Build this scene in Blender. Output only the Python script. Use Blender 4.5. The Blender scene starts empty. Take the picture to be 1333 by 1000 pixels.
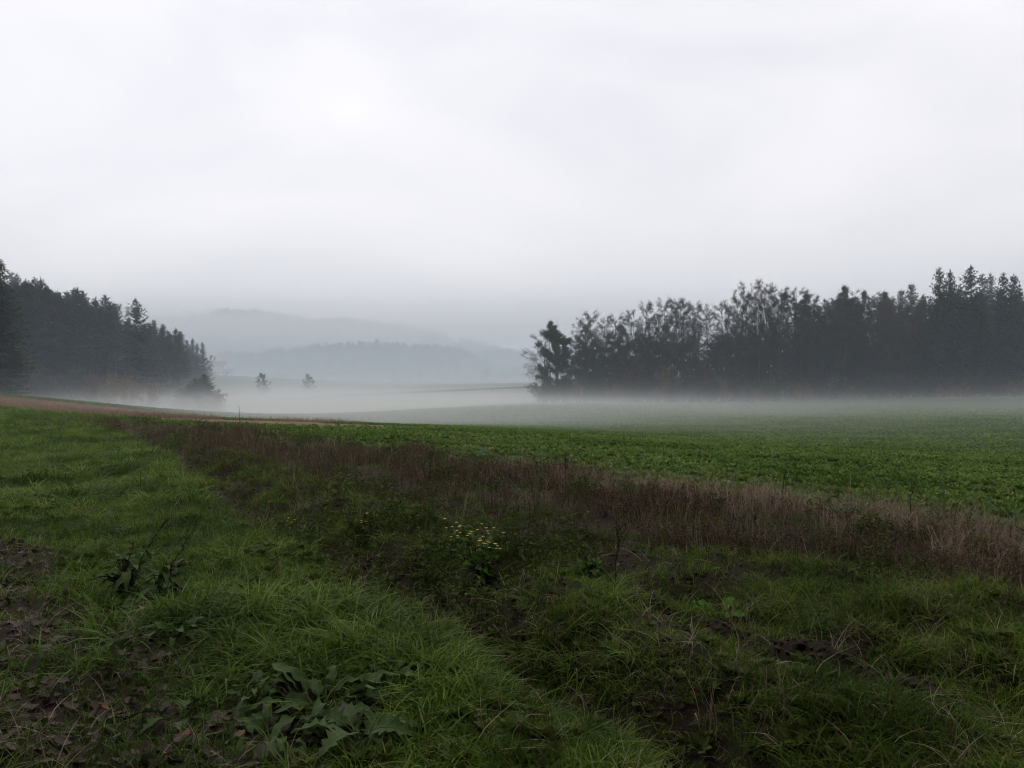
import bpy, math, random
import numpy as np
from mathutils import Vector

R = math.radians
PI = math.pi
sc = bpy.context.scene
COL = sc.collection

# ----------------------------------------------------------------- camera
EYE = 1.65
PITCH = R(1.25)
cam_d = bpy.data.cameras.new('camera')
cam_d.sensor_fit = 'HORIZONTAL'; cam_d.sensor_width = 36.0; cam_d.lens = 27.2
cam_d.clip_start = 0.05; cam_d.clip_end = 20000
cam = bpy.data.objects.new('camera', cam_d); COL.objects.link(cam)
cam.location = (0, 0, EYE); cam.rotation_euler = (R(90) - PITCH, 0, 0)
sc.camera = cam

# ------------------------------------------------------------- world / sky
SUN_EL, SUN_ROT = R(64), R(-60)
SKY_STRENGTH = 0.05
CLOUD_STRENGTH = 1.0
w = bpy.data.worlds.new('World'); sc.world = w; w.use_nodes = True
nt = w.node_tree; nt.nodes.clear()
def N(nt, t, **kw):
    n = nt.nodes.new(t)
    for k, v in kw.items():
        if k.startswith('i_'):
            key = k[2:]
            n.inputs[int(key) if key.isdigit() else key].default_value = v
        else:
            setattr(n, k, v)
    return n
out = N(nt, 'ShaderNodeOutputWorld')
sky = N(nt, 'ShaderNodeTexSky', sky_type='NISHITA', sun_disc=False, sun_elevation=SUN_EL, sun_rotation=SUN_ROT)
b1 = N(nt, 'ShaderNodeBackground', i_Strength=SKY_STRENGTH)
hs_ = N(nt, 'ShaderNodeHueSaturation'); hs_.inputs['Saturation'].default_value = 0.2
nt.links.new(sky.outputs[0], hs_.inputs['Color']); nt.links.new(hs_.outputs[0], b1.inputs[0])
tc = N(nt, 'ShaderNodeTexCoord')
mp = N(nt, 'ShaderNodeMapping'); mp.inputs['Scale'].default_value = (1.0, 1.0, 2.6)
nt.links.new(tc.outputs['Generated'], mp.inputs[0])
ns = N(nt, 'ShaderNodeTexNoise'); ns.inputs['Scale'].default_value = 1.7
ns.inputs['Detail'].default_value = 4; ns.inputs['Roughness'].default_value = 0.5; ns.inputs['Distortion'].default_value = 0.6
nt.links.new(mp.outputs[0], ns.inputs['Vector'])
cr = N(nt, 'ShaderNodeValToRGB')
cr.color_ramp.elements[0].position = 0.3; cr.color_ramp.elements[0].color = (0.60, 0.60, 0.655, 1)
cr.color_ramp.elements[1].position = 0.72; cr.color_ramp.elements[1].color = (0.84, 0.812, 0.85, 1)
nt.links.new(ns.outputs[0], cr.inputs[0])
b2 = N(nt, 'ShaderNodeBackground', i_Strength=CLOUD_STRENGTH)
sxyz = N(nt, 'ShaderNodeSeparateXYZ'); nt.links.new(tc.outputs['Generated'], sxyz.inputs[0])
gr = N(nt, 'ShaderNodeMapRange'); gr.inputs['From Min'].default_value = 0.0; gr.inputs['From Max'].default_value = 0.45      # overcast sky: dimmer towards the horizon all round
gr.inputs['To Min'].default_value = 0.83; gr.inputs['To Max'].default_value = 1.06; nt.links.new(sxyz.outputs[2], gr.inputs[0])
gm = N(nt, 'ShaderNodeVectorMath', operation='SCALE'); nt.links.new(cr.outputs[0], gm.inputs[0]); nt.links.new(gr.outputs[0], gm.inputs['Scale'])
nt.links.new(gm.outputs[0], b2.inputs[0])
ad = N(nt, 'ShaderNodeAddShader')
nt.links.new(b1.outputs[0], ad.inputs[0]); nt.links.new(b2.outputs[0], ad.inputs[1])
nt.links.new(ad.outputs[0], out.inputs[0])

sun_d = bpy.data.lights.new('sun', 'SUN'); sun_d.energy = 0.5; sun_d.angle = R(60); sun_d.color = (1, 0.97, 0.93)
sun = bpy.data.objects.new('sun', sun_d); COL.objects.link(sun)
sd = Vector((math.sin(SUN_ROT) * math.cos(SUN_EL), math.cos(SUN_ROT) * math.cos(SUN_EL), math.sin(SUN_EL)))
sun.rotation_euler = sd.to_track_quat('Z', 'Y').to_euler()

vs = sc.view_settings
vs.view_transform = 'Standard'; vs.look = 'None'; vs.gamma = 1; vs.exposure = 0.0; vs.use_curve_mapping = False
cy = sc.cycles
cy.max_bounces = 12; cy.diffuse_bounces = 3; cy.glossy_bounces = 2; cy.transmission_bounces = 3
cy.volume_bounces = 10; cy.transparent_max_bounces = 32
cy.volume_max_steps = 128
cy.pixel_filter_type = 'BLACKMAN_HARRIS'; cy.filter_width = 1.15
cy.use_denoising = True
cy.sample_clamp_indirect = 4.0
try:
    cy.denoiser = 'OPENIMAGEDENOISE'; cy.denoising_prefilter = 'ACCURATE'
except Exception:
    pass

# ----------------------------------------------------------------- helpers
def tag(o, label=None, cat=None, group=None, kind=None):
    if label: o['label'] = label
    if cat: o['category'] = cat
    if group: o['group'] = group
    if kind: o['kind'] = kind
    return o

def empty(name, loc, rz=0.0, s=1.0):
    o = bpy.data.objects.new(name, None); COL.objects.link(o)
    o.location = loc; o.rotation_euler = (0, 0, rz); o.scale = (s, s, s)
    o.empty_display_size = 0.2
    return o

class MB:
    """collects vertices and faces, then links them as one mesh object"""
    def __init__(s):
        s.v = []; s.n = 0; s.q = []; s.t = []
    def add(s, verts, faces, mat=0):
        verts = np.asarray(verts, float).reshape(-1, 3); faces = np.asarray(faces, int)
        s.v.append(verts)
        (s.q if faces.shape[1] == 4 else s.t).append((faces + s.n, mat))
        s.n += len(verts)
    def mesh(s, name, mats, smooth=False):
        me = bpy.data.meshes.new(name)
        V = np.concatenate(s.v); fl = []; ls = []; mi = []
        pos = 0
        for arr, k in ((s.q, 4), (s.t, 3)):
            for f, m in arr:
                fl.append(f.ravel()); ls.append(pos + np.arange(len(f)) * k); mi.append(np.full(len(f), m))
                pos += len(f) * k
        fl = np.concatenate(fl); ls = np.concatenate(ls); mi = np.concatenate(mi)
        me.vertices.add(len(V)); me.vertices.foreach_set('co', V.astype(np.float32).ravel())
        me.loops.add(len(fl)); me.loops.foreach_set('vertex_index', fl.astype(np.int32))
        me.polygons.add(len(ls)); me.polygons.foreach_set('loop_start', ls.astype(np.int32))
        me.update(calc_edges=True)
        me.polygons.foreach_set('material_index', mi.astype(np.int32))
        me.polygons.foreach_set('use_smooth', np.full(len(ls), smooth))
        for m in mats: me.materials.append(m)
        me.update()
        return me
    def build(s, name, mats, parent=None, smooth=False):
        return link(name, s.mesh(name, mats if isinstance(mats, (list, tuple)) else [mats], smooth), parent)

def link(name, me, parent=None):
    o = bpy.data.objects.new(name, me); COL.objects.link(o)
    if parent: o.parent = parent
    return o

def unit(a):
    a = np.asarray(a, float)
    return a / np.maximum(np.linalg.norm(a, axis=-1, keepdims=True), 1e-9)

def tube(mb, pts, rad, sides=6, mat=0):
    pts = np.asarray(pts, float); rad = np.asarray(rad, float); K = len(pts)
    d = unit(np.gradient(pts, axis=0))
    ref = np.where(np.abs(d[:, 2:3]) > 0.9, np.array([[1.0, 0, 0]]), np.array([[0, 0, 1.0]]))
    a = unit(np.cross(d, ref)); b = np.cross(d, a)
    th = np.arange(sides) / sides * 2 * PI
    ring = pts[:, None, :] + rad[:, None, None] * (np.cos(th)[None, :, None] * a[:, None, :] + np.sin(th)[None, :, None] * b[:, None, :])
    i = np.arange(K - 1)[:, None] * sides; j = np.arange(sides)[None, :]; j2 = (j + 1) % sides
    f = np.stack([i + j, i + j2, i + sides + j2, i + sides + j], -1).reshape(-1, 4)
    mb.add(ring.reshape(-1, 3), f, mat)

def twigs(mb, A, B, r0, mat=0, r1=None):
    """many thin three-sided twigs at once, tapering to a point"""
    A = np.asarray(A, float); B = np.asarray(B, float); n = len(A)
    if n == 0: return
    r0 = np.broadcast_to(np.asarray(r0, float), (n,))
    d = unit(B - A); a = unit(np.cross(d, [0.31, 0.52, 0.79])); b = np.cross(d, a)
    V = np.empty((n, 4, 3))
    for k in range(3):
        V[:, k] = A + r0[:, None] * (math.cos(k * 2.094) * a + math.sin(k * 2.094) * b)
    V[:, 3] = B
    base = np.arange(n)[:, None, None] * 4
    f = np.array([[0, 1, 3], [1, 2, 3], [2, 0, 3]])[None] + base
    mb.add(V.reshape(-1, 3), f.reshape(-1, 3), mat)

def flakes(mb, C, D, Nn, L, W, mat=0, bend=0.0):
    """leaf or needle-spray shaped kites: base at C, pointing along D, facing Nn"""
    C = np.asarray(C, float); n = len(C)
    if n == 0: return
    D = unit(D); S = unit(np.cross(D, Nn)); U = np.cross(S, D)
    L = np.broadcast_to(np.asarray(L, float), (n,))[:, None]; W = np.broadcast_to(np.asarray(W, float), (n,))[:, None]
    V = np.empty((n, 4, 3))
    V[:, 0] = C
    V[:, 1] = C + D * L * 0.45 + S * W * 0.5 + U * L * bend
    V[:, 2] = C + D * L
    V[:, 3] = C + D * L * 0.45 - S * W * 0.5 + U * L * bend
    f = np.arange(n)[:, None] * 4 + np.array([[0, 1, 2, 3]])
    mb.add(V.reshape(-1, 3), f, mat)

def blades(mb, P, az, h, bend, wd, seg=3, mat=0, twist=0.0):
    """arching grass blades"""
    n = len(P); t = np.linspace(0, 1, seg + 1)[None, :, None]
    dx = np.stack([np.cos(az), np.sin(az), np.zeros(n)], -1)[:, None, :]
    sx = np.stack([-np.sin(az + twist), np.cos(az + twist), np.zeros(n)], -1)[:, None, :]
    h = np.asarray(h)[:, None, None]; bend = np.asarray(bend)[:, None, None]; wd = np.asarray(wd)[:, None, None]
    c = P[:, None, :] + dx * h * bend * t ** 2 + np.array([0, 0, 1.0]) * h * (t - 0.55 * bend * t ** 2.2)
    wv = wd * np.maximum(1 - t ** 1.6, 0.06) * 0.5
    V = np.stack([c - sx * wv, c + sx * wv], 2).reshape(-1, 3)
    k = np.arange(seg)[None, :] * 2 + np.arange(n)[:, None] * (seg + 1) * 2
    f = np.stack([k, k + 1, k + 3, k + 2], -1).reshape(-1, 4)
    mb.add(V, f, mat)

# smooth value noise for layout
class VN:
    def __init__(s, seed):
        s.g = np.random.RandomState(seed).rand(256, 256)
    def __call__(s, x, y):
        x = np.asarray(x, float); y = np.asarray(y, float)
        xi = np.floor(x).astype(int); yi = np.floor(y).astype(int); fx = x - xi; fy = y - yi
        fx = fx * fx * (3 - 2 * fx); fy = fy * fy * (3 - 2 * fy)
        g = s.g; a = g[xi % 256, yi % 256]; b = g[(xi + 1) % 256, yi % 256]
        c = g[xi % 256, (yi + 1) % 256]; d = g[(xi + 1) % 256, (yi + 1) % 256]
        return (a * (1 - fx) + b * fx) * (1 - fy) + (c * (1 - fx) + d * fx) * fy
vn1, vn2, vn3, vn4 = VN(1), VN(2), VN(3), VN(4)
def fbm(v, x, y, o=4):
    r = 0; a = 0.5
    for k in range(o):
        r = r + a * v(x * 2 ** k + 17 * k, y * 2 ** k + 31 * k); a *= 0.5
    return r / (1 - 0.5 ** o)
def sstep(a, b, x):
    t = np.clip((x - a) / (b - a), 0, 1); return t * t * (3 - 2 * t)

# --------------------------------------------------------------- materials
def mat_new(name):
    m = bpy.data.materials.new(name); m.use_nodes = True; m.node_tree.nodes.clear()
    return m, m.node_tree
def leafy(name, cols, rough=0.55, transl=0.25, patch=None, patch_scale=0.35, spec=0.35, rnd='OBJ'):
    """leaf or blade: colour varies by plant, by patch of ground and along the surface"""
    m, t = mat_new(name)
    o = N(t, 'ShaderNodeOutputMaterial'); p = N(t, 'ShaderNodeBsdfPrincipled')
    p.inputs['Roughness'].default_value = rough
    p.inputs['Specular IOR Level'].default_value = spec
    oi = N(t, 'ShaderNodeObjectInfo'); geo = N(t, 'ShaderNodeNewGeometry')
    r = N(t, 'ShaderNodeValToRGB'); r.color_ramp.interpolation = 'LINEAR'
    els = r.color_ramp.elements
    while len(els) < len(cols): els.new(0.5)
    for i, c in enumerate(cols):
        els[i].position = i / max(1, len(cols) - 1); els[i].color = (*c, 1)
    mx = N(t, 'ShaderNodeMath', operation='MULTIPLY_ADD'); mx.inputs[1].default_value = 0.55
    sub = N(t, 'ShaderNodeMath', operation='MULTIPLY'); sub.inputs[1].default_value = 0.45
    t.links.new(oi.outputs['Random'], mx.inputs[0])
    t.links.new(geo.outputs['Random Per Island'], sub.inputs[0]); t.links.new(sub.outputs[0], mx.inputs[2])
    t.links.new(mx.outputs[0], r.inputs[0])
    col = r.outputs[0]
    if patch:
        nz = N(t, 'ShaderNodeTexNoise'); nz.inputs['Scale'].default_value = patch_scale; nz.inputs['Detail'].default_value = 3
        t.links.new(geo.outputs['Position'], nz.inputs['Vector'])
        rr = N(t, 'ShaderNodeMapRange'); rr.inputs['From Min'].default_value = 0.42; rr.inputs['From Max'].default_value = 0.62
        t.links.new(nz.outputs[0], rr.inputs[0])
        mi = N(t, 'ShaderNodeMix', data_type='RGBA', blend_type='MULTIPLY')
        t.links.new(rr.outputs[0], mi.inputs[0]); t.links.new(col, mi.inputs[6])
        mi.inputs[7].default_value = (*patch, 1)
        col = mi.outputs[2]
    t.links.new(col, p.inputs['Base Color'])
    if transl > 0:
        tr = N(t, 'ShaderNodeBsdfTranslucent'); t.links.new(col, tr.inputs[0])
        ms = N(t, 'ShaderNodeMixShader'); ms.inputs[0].default_value = transl
        t.links.new(p.outputs[0], ms.inputs[1]); t.links.new(tr.outputs[0], ms.inputs[2])
        t.links.new(ms.outputs[0], o.inputs[0])
    else:
        t.links.new(p.outputs[0], o.inputs[0])
    return m
def rough_mat(name, c0, c1, scale=4, rough=0.85, bump=0.3, stretch=(1, 1, 1), coord='Object', spec=0.2):
    m, t = mat_new(name)
    o = N(t, 'ShaderNodeOutputMaterial'); p = N(t, 'ShaderNodeBsdfPrincipled'); p.inputs['Roughness'].default_value = rough
    p.inputs['Specular IOR Level'].default_value = spec
    tcn = N(t, 'ShaderNodeTexCoord'); mpn = N(t, 'ShaderNodeMapping'); mpn.inputs['Scale'].default_value = stretch
    t.links.new(tcn.outputs[coord], mpn.inputs[0])
    nz = N(t, 'ShaderNodeTexNoise'); nz.inputs['Scale'].default_value = scale; nz.inputs['Detail'].default_value = 6; nz.inputs['Roughness'].default_value = 0.65
    t.links.new(mpn.outputs[0], nz.inputs['Vector'])
    r = N(t, 'ShaderNodeValToRGB'); r.color_ramp.elements[0].position = 0.32; r.color_ramp.elements[1].position = 0.68
    r.color_ramp.elements[0].color = (*c0, 1); r.color_ramp.elements[1].color = (*c1, 1)
    t.links.new(nz.outputs[0], r.inputs[0]); t.links.new(r.outputs[0], p.inputs['Base Color'])
    if bump:
        b = N(t, 'ShaderNodeBump'); b.inputs['Strength'].default_value = bump; b.inputs['Distance'].default_value = 0.05
        t.links.new(nz.outputs[0], b.inputs['Height']); t.links.new(b.outputs[0], p.inputs['Normal'])
    t.links.new(p.outputs[0], o.inputs[0])
    return m

M = {}
M['bark'] = rough_mat('bark', (0.035, 0.028, 0.022), (0.09, 0.075, 0.06), 3, 0.9, 0.6, (3, 3, 0.5))
M['pale_bark'] = rough_mat('pale_bark', (0.08, 0.066, 0.056), (0.15, 0.128, 0.11), 2, 0.9, 0.5, (3, 3, 0.5))
M['twig'] = rough_mat('twig', (0.03, 0.024, 0.02), (0.06, 0.05, 0.042), 2, 0.9, 0)
M['spruce'] = leafy('spruce_needles', [(0.012, 0.022, 0.014), (0.022, 0.036, 0.021), (0.03, 0.046, 0.027)], 0.7, 0.1)
M['spruce_fresh'] = leafy('spruce_needles_green', [(0.018, 0.034, 0.016), (0.034, 0.055, 0.026)], 0.7, 0.12)
M['leaf_dark'] = leafy('dull_green_leaves', [(0.02, 0.028, 0.013), (0.034, 0.042, 0.02), (0.045, 0.042, 0.02)], 0.65, 0.2)
M['leaf_green'] = leafy('late_green_leaves', [(0.022, 0.042, 0.014), (0.035, 0.058, 0.02)], 0.65, 0.2)
M['leaf_brown'] = leafy('brown_leaves', [(0.035, 0.024, 0.016), (0.06, 0.036, 0.02), (0.05, 0.04, 0.022)], 0.7, 0.2)
M['leaf_yellow'] = leafy('yellowing_leaves', [(0.10, 0.075, 0.025), (0.15, 0.10, 0.03), (0.08, 0.07, 0.03)], 0.7, 0.2)
M['leaf_orange'] = leafy('orange_leaves', [(0.10, 0.055, 0.02), (0.15, 0.08, 0.022), (0.08, 0.06, 0.025)], 0.7, 0.2)

# ----------------------------------------------------------------- terrain
F = 1007.0
def ray(px, py):
    x = (px - 666.5) / F; z = -(py - 500) / F
    c, s_ = math.cos(PITCH), math.sin(PITCH)
    return x, c + z * s_, z * c - s_          # camera pitched down
def P(px, py, Y):
    x, y, z = ray(px, py)
    return (x / y * Y, Y, EYE + z / y * Y)
ctrl = [(0, 0, 0), (-4, -6, 0.15), (5, -6, 0.05), (-30, -30, 1.5), (30, -30, 0.5), (0, -60, 2), (-70, 0, 2.5), (60, 0, -0.5), (-120, 40, 6), (110, 40, -1),
        (0, 3.2, 0), (-2.2, 3.2, 0.05), (2.2, 3.2, -0.04), (0, 6.5, -0.06), (-4.5, 7, 0.0), (4.5, 6.5, -0.1),
        P(700, 600, 15), P(1333, 670, 9.3), P(450, 572, 20.5), P(300, 557, 27), P(130, 545, 34), P(0, 640, 11), P(0, 585, 20),
        P(0, 528, 52), P(0, 515, 72), P(150, 530, 75), P(300, 549, 75), P(450, 553, 75),
        P(0, 517, 130), P(130, 533, 130), P(200, 543, 140), P(280, 543, 135),
        P(700, 560, 45), P(1000, 580, 32), P(1333, 592, 30), P(1000, 546, 75), P(1333, 546, 70),
        P(700, 531, 110), P(710, 525, 140), P(1000, 536, 105), P(1000, 522, 140), P(1150, 534, 105), P(1150, 517, 140), P(1333, 533, 105), P(1333, 515, 140),
        P(710, 520, 190), P(1000, 514, 190), P(1333, 508, 190),
        P(500, 536, 120), P(350, 541, 120), P(500, 526, 180), P(350, 529, 180), P(150, 525, 200),
        P(350, 519, 260), P(690, 505, 260), P(1000, 500, 300), P(250, 505, 320), P(400, 513, 340), P(400, 506, 420), P(600, 502, 420), P(100, 500, 320),
        P(500, 498, 600), P(690, 497, 600), P(300, 491, 550), P(150, 480, 550), P(1000, 494, 600),
        (-300, 800, -11), (0, 800, -11), (300, 800, -11), (500, 400, -6), (-400, 300, 4)]
ctrl = np.array(ctrl, float)
def tps_k(r2): return 0.5 * r2 * np.log(r2 + 1e-9)
def tps_fit(c):
    n = len(c); A = np.zeros((n + 3, n + 3)); s = c[:, :2] / 100
    r2 = ((s[:, None] - s[None]) ** 2).sum(-1)
    A[:n, :n] = tps_k(r2) + np.eye(n) * 1e-4
    A[:n, n] = 1; A[:n, n + 1:] = s; A[n, :n] = 1; A[n + 1:, :n] = s.T
    return np.linalg.solve(A, np.concatenate([c[:, 2], [0, 0, 0]])), s
TW, TS = tps_fit(ctrl)
def Hs(x, y):
    """smooth lie of the land"""
    x = np.asarray(x, float); y = np.asarray(y, float); sh = x.shape
    xf = np.clip(x.ravel(), -420, 520); yf = np.clip(y.ravel(), -60, 800)
    out_ = np.empty(len(xf))
    for i in range(0, len(xf), 60000):
        q = np.stack([xf[i:i + 60000], yf[i:i + 60000]], -1) / 100
        r2 = ((q[:, None] - TS[None]) ** 2).sum(-1)
        out_[i:i + 60000] = tps_k(r2) @ TW[:-3] + TW[-3] + q @ TW[-2:]
    return out_.reshape(sh)
def ground_pt(px, py, ymax=900):
    """where the line of sight through a point of the photo meets the land"""
    x, y, z = ray(px, py)
    Y = np.geomspace(1.5, ymax, 4000)
    g = Hs(x / y * Y, Y); d = EYE + z / y * Y - g
    k = np.argmax(d < 0)
    if d[k] >= 0: k = len(Y) - 1
    return (x / y * Y[k], Y[k])
def line(pts):
    q = np.array([ground_pt(*p) for p in pts]); return q
LIP = line([(960, 1090), (830, 1000), (700, 925), (580, 842), (470, 762), (340, 692), (235, 612), (165, 566), (130, 547)])
WEED = line([(1500, 805), (1333, 768), (1150, 748), (900, 722), (700, 690), (520, 648), (300, 602), (190, 568), (135, 549)])
EDGE = line([(1500, 722), (1333, 697), (1000, 652), (700, 613), (450, 577), (300, 560), (200, 552), (140, 547)])
PATH = line([(380, 1100), (300, 1000), (205, 880), (120, 790), (40, 725), (-120, 665), (-500, 600)])
STUB1 = line([(-120, 521), (0, 529), (128, 541), (220, 547), (300, 552), (420, 555), (520, 557)])
STUB2 = line([(-120, 509), (0, 516), (150, 531), (220, 539), (300, 547), (420, 551), (520, 553)])
def side(L, x, y):
    """signed distance-like: positive on the right (greater X) of a line that runs away from the camera"""
    o = np.argsort(L[:, 1]); return x - np.interp(y, L[o, 1], L[o, 0])
def over(L, x, y):
    o = np.argsort(L[:, 0]); return y - np.interp(x, L[o, 0], L[o, 1])
END_Y = LIP[:, 1].max()
def regions(x, y):
    """soft masks of the strips of vegetation"""
    j = (fbm(vn1, x * 0.9, y * 0.9, 3) - 0.5)
    j2 = (fbm(vn2, x * 0.35, y * 0.35, 3) - 0.5)
    lip = side(LIP, x, y) + 0.5 * j; weed = side(WEED, x, y) + 2.2 * j2 + 1.0 * j; edge = side(EDGE, x, y) + 0.5 * j; path = side(PATH, x, y) + 1.3 * j
    far = over(STUB1, x, y)
    past = sstep(-2, 2, y - END_Y)
    A = (1 - sstep(-0.15, 0.15, lip)) * (1 - past) + past * (x < LIP[-1, 0])
    A = A * (1 - sstep(-1.0, 1.0, far))
    E = sstep(-1, 1, far) * (1 - sstep(-1.5, 1.5, over(STUB2, x, y))) * (x < -4)
    D = sstep(-0.15, 0.15, edge) * (1 - E); D = np.where(y > END_Y, np.where(A + E > 0.5, 0, 1), D)
    C = sstep(-1.3, 0.7, weed) * (1 - sstep(-0.15, 0.15, edge)) * (1 - past)
    B = np.clip(1 - A - C - D - E, 0, 1)
    PA = (1 - sstep(-0.3, 0.9, path)) * (y < 14)
    return A, B, C, D, E, PA, lip
HEAPS = [ground_pt(*q) + (a_,) for q, a_ in (((905, 818), 0.22), ((1228, 930), 0.24), ((1040, 878), 0.18), ((548, 800), 0.16), ((690, 890), 0.16), ((1150, 905), 0.16), ((820, 800), 0.14))]
def H(x, y):
    """land with furrow, clods and tussocks near by"""
    x = np.asarray(x, float); y = np.asarray(y, float)
    h = Hs(x, y); r = np.hypot(x, y); near = 1 - sstep(15, 40, r)
    A, B, C, D, E, PA, lip = regions(x, y)
    rw = fbm(vn2, x * 0.5 + 40, y * 0.5, 2) * 0.5 - 0.25
    fur = (np.exp(-((lip - 0.38 + rw) / 0.30) ** 2) * 0.20 - np.exp(-((lip - 1.25 + rw) / 0.42) ** 2) * 0.13 + np.exp(-((lip - 2.2 + rw) / 0.35) ** 2) * 0.09 - np.exp(-((lip - 3.1 + rw) / 0.5) ** 2) * 0.06) * near
    bank = 0.06 * np.exp(-((lip + 0.5) / 0.5) ** 2) * near
    lump = (fbm(vn3, x * 2.3, y * 2.3, 5) - 0.5) * (0.36 * B + 0.1 * A + 0.10 * PA + 0.12 * C) * near
    for hx, hy, rad in HEAPS:
        u = ((x - hx) * 0.8 + (y - hy) * 0.6 * -1) / (rad * 1.6); v = ((x - hx) * 0.6 + (y - hy) * 0.8) / rad
        lump = lump + np.exp(-u ** 2) * (0.09 * np.exp(-(v - 0.6) ** 2 * 2) - 0.13 * np.exp(-(v + 0.5) ** 2 * 3)) * (0.6 + 0.8 * fbm(vn1, x * 6, y * 6, 3))
    return h - fur + bank + lump + (fbm(vn4, x * 0.35, y * 0.35, 2) - 0.5) * 0.16 * near * sstep(3, 8, r)

def ground_mesh():
    rr = [0.6]
    while rr[-1] < 3400: rr.append(rr[-1] * (1.017 if rr[-1] < 60 else 1.03))
    rr = np.array(rr)
    a1 = np.linspace(-44, 44, 353); a2 = np.linspace(44, 316, 70)[1:-1]
    az = np.radians(np.concatenate([a1, a2])); K = len(az)
    X = rr[:, None] * np.sin(az)[None]; Y = rr[:, None] * np.cos(az)[None]
    Z = H(X, Y)
    V = np.stack([X, Y, Z], -1).reshape(-1, 3)
    i = np.arange(len(rr) - 1)[:, None] * K; j = np.arange(K)[None]; j2 = (j + 1) % K
    f = np.stack([i + j, i + K + j, i + K + j2, i + j2], -1).reshape(-1, 4)
    mb = MB(); mb.add(V, f)
    c = len(V); cz = float(Hs(np.array([0.]), np.array([0.]))[0])
    mb.v.append(np.array([[0, 0, cz]])); mb.t.append((np.stack([np.full(K, c), np.arange(K), (np.arange(K) + 1) % K], -1), 0)); mb.n += 1
    me = mb.mesh('ground', [M['ground']], True)
    x, y = X.ravel(), Y.ravel()
    A, B, C, D, E, PA, lip = regions(x, y)
    def col(c): return np.array(c)[None]
    g = lambda m, c: m[:, None] * col(c)
    base = g(A, (0.020, 0.028, 0.010)) + g(B, (0.030, 0.024, 0.016)) + g(C, (0.034, 0.025, 0.018)) + g(D, (0.030, 0.060, 0.018)) + g(E, (0.15, 0.105, 0.062))
    base = base / np.maximum((A + B + C + D + E), 1e-3)[:, None]
    base = base * (1 - PA[:, None]) + g(PA, (0.036, 0.028, 0.021))
    rdist = np.hypot(x, y)
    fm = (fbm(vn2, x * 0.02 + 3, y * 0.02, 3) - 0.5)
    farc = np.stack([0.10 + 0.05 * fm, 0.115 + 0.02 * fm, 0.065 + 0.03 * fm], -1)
    k = sstep(85, 170, y)[:, None] * (1 - sstep(10, 45, x))[:, None]; k = np.maximum(k, sstep(190, 260, rdist)[:, None])  # mid field painted paler, standing in for the fog over the crop
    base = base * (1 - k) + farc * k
    base = np.concatenate([base, [[0.04, 0.035, 0.025]]])
    ca = me.color_attributes.new('Col', 'FLOAT_COLOR', 'POINT')
    ca.data.foreach_set('color', np.concatenate([np.clip(base, 0.004, 1), np.ones((len(base), 1))], 1).astype(np.float32).ravel())
    o = link('ground', me); tag(o, 'sloping farmland with a grass bank, a rough strip and crop fields', None, None, 'structure')
    return o
def ground_mat():
    m, t = mat_new('ground')
    o = N(t, 'ShaderNodeOutputMaterial'); p = N(t, 'ShaderNodeBsdfPrincipled'); p.inputs['Roughness'].default_value = 0.85
    p.inputs['Specular IOR Level'].default_value = 0.06
    at = N(t, 'ShaderNodeAttribute', attribute_name='Col'); geo = N(t, 'ShaderNodeNewGeometry')
    n1 = N(t, 'ShaderNodeTexNoise'); n1.inputs['Scale'].default_value = 9; n1.inputs['Detail'].default_value = 8; n1.inputs['Roughness'].default_value = 0.7
    n2 = N(t, 'ShaderNodeTexNoise'); n2.inputs['Scale'].default_value = 0.9; n2.inputs['Detail'].default_value = 6; n2.inputs['Roughness'].default_value = 0.7
    for n in (n1, n2): t.links.new(geo.outputs['Position'], n.inputs['Vector'])
    mu = N(t, 'ShaderNodeMath', operation='MULTIPLY'); t.links.new(n1.outputs[0], mu.inputs[0]); t.links.new(n2.outputs[0], mu.inputs[1])
    mr = N(t, 'ShaderNodeMapRange'); mr.inputs['From Min'].default_value = 0.1; mr.inputs['From Max'].default_value = 0.4
    mr.inputs['To Min'].default_value = 0.45; mr.inputs['To Max'].default_value = 1.6; t.links.new(mu.outputs[0], mr.inputs[0])
    mi = N(t, 'ShaderNodeVectorMath', operation='SCALE'); t.links.new(at.outputs['Color'], mi.inputs[0]); t.links.new(mr.outputs[0], mi.inputs['Scale'])
    t.links.new(mi.outputs[0], p.inputs['Base Color'])
    b = N(t, 'ShaderNodeBump'); b.inputs['Strength'].default_value = 0.8; b.inputs['Distance'].default_value = 0.06
    t.links.new(n1.outputs[0], b.inputs['Height']); t.links.new(b.outputs[0], p.inputs['Normal'])
    t.links.new(p.outputs[0], o.inputs[0])
    return m
M['ground'] = ground_mat()
ground_mesh()
def G(x, y): return float(H(np.array([x]), np.array([y]))[0])
def GS(x, y): return float(Hs(np.array([x]), np.array([y]))[0])

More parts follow.
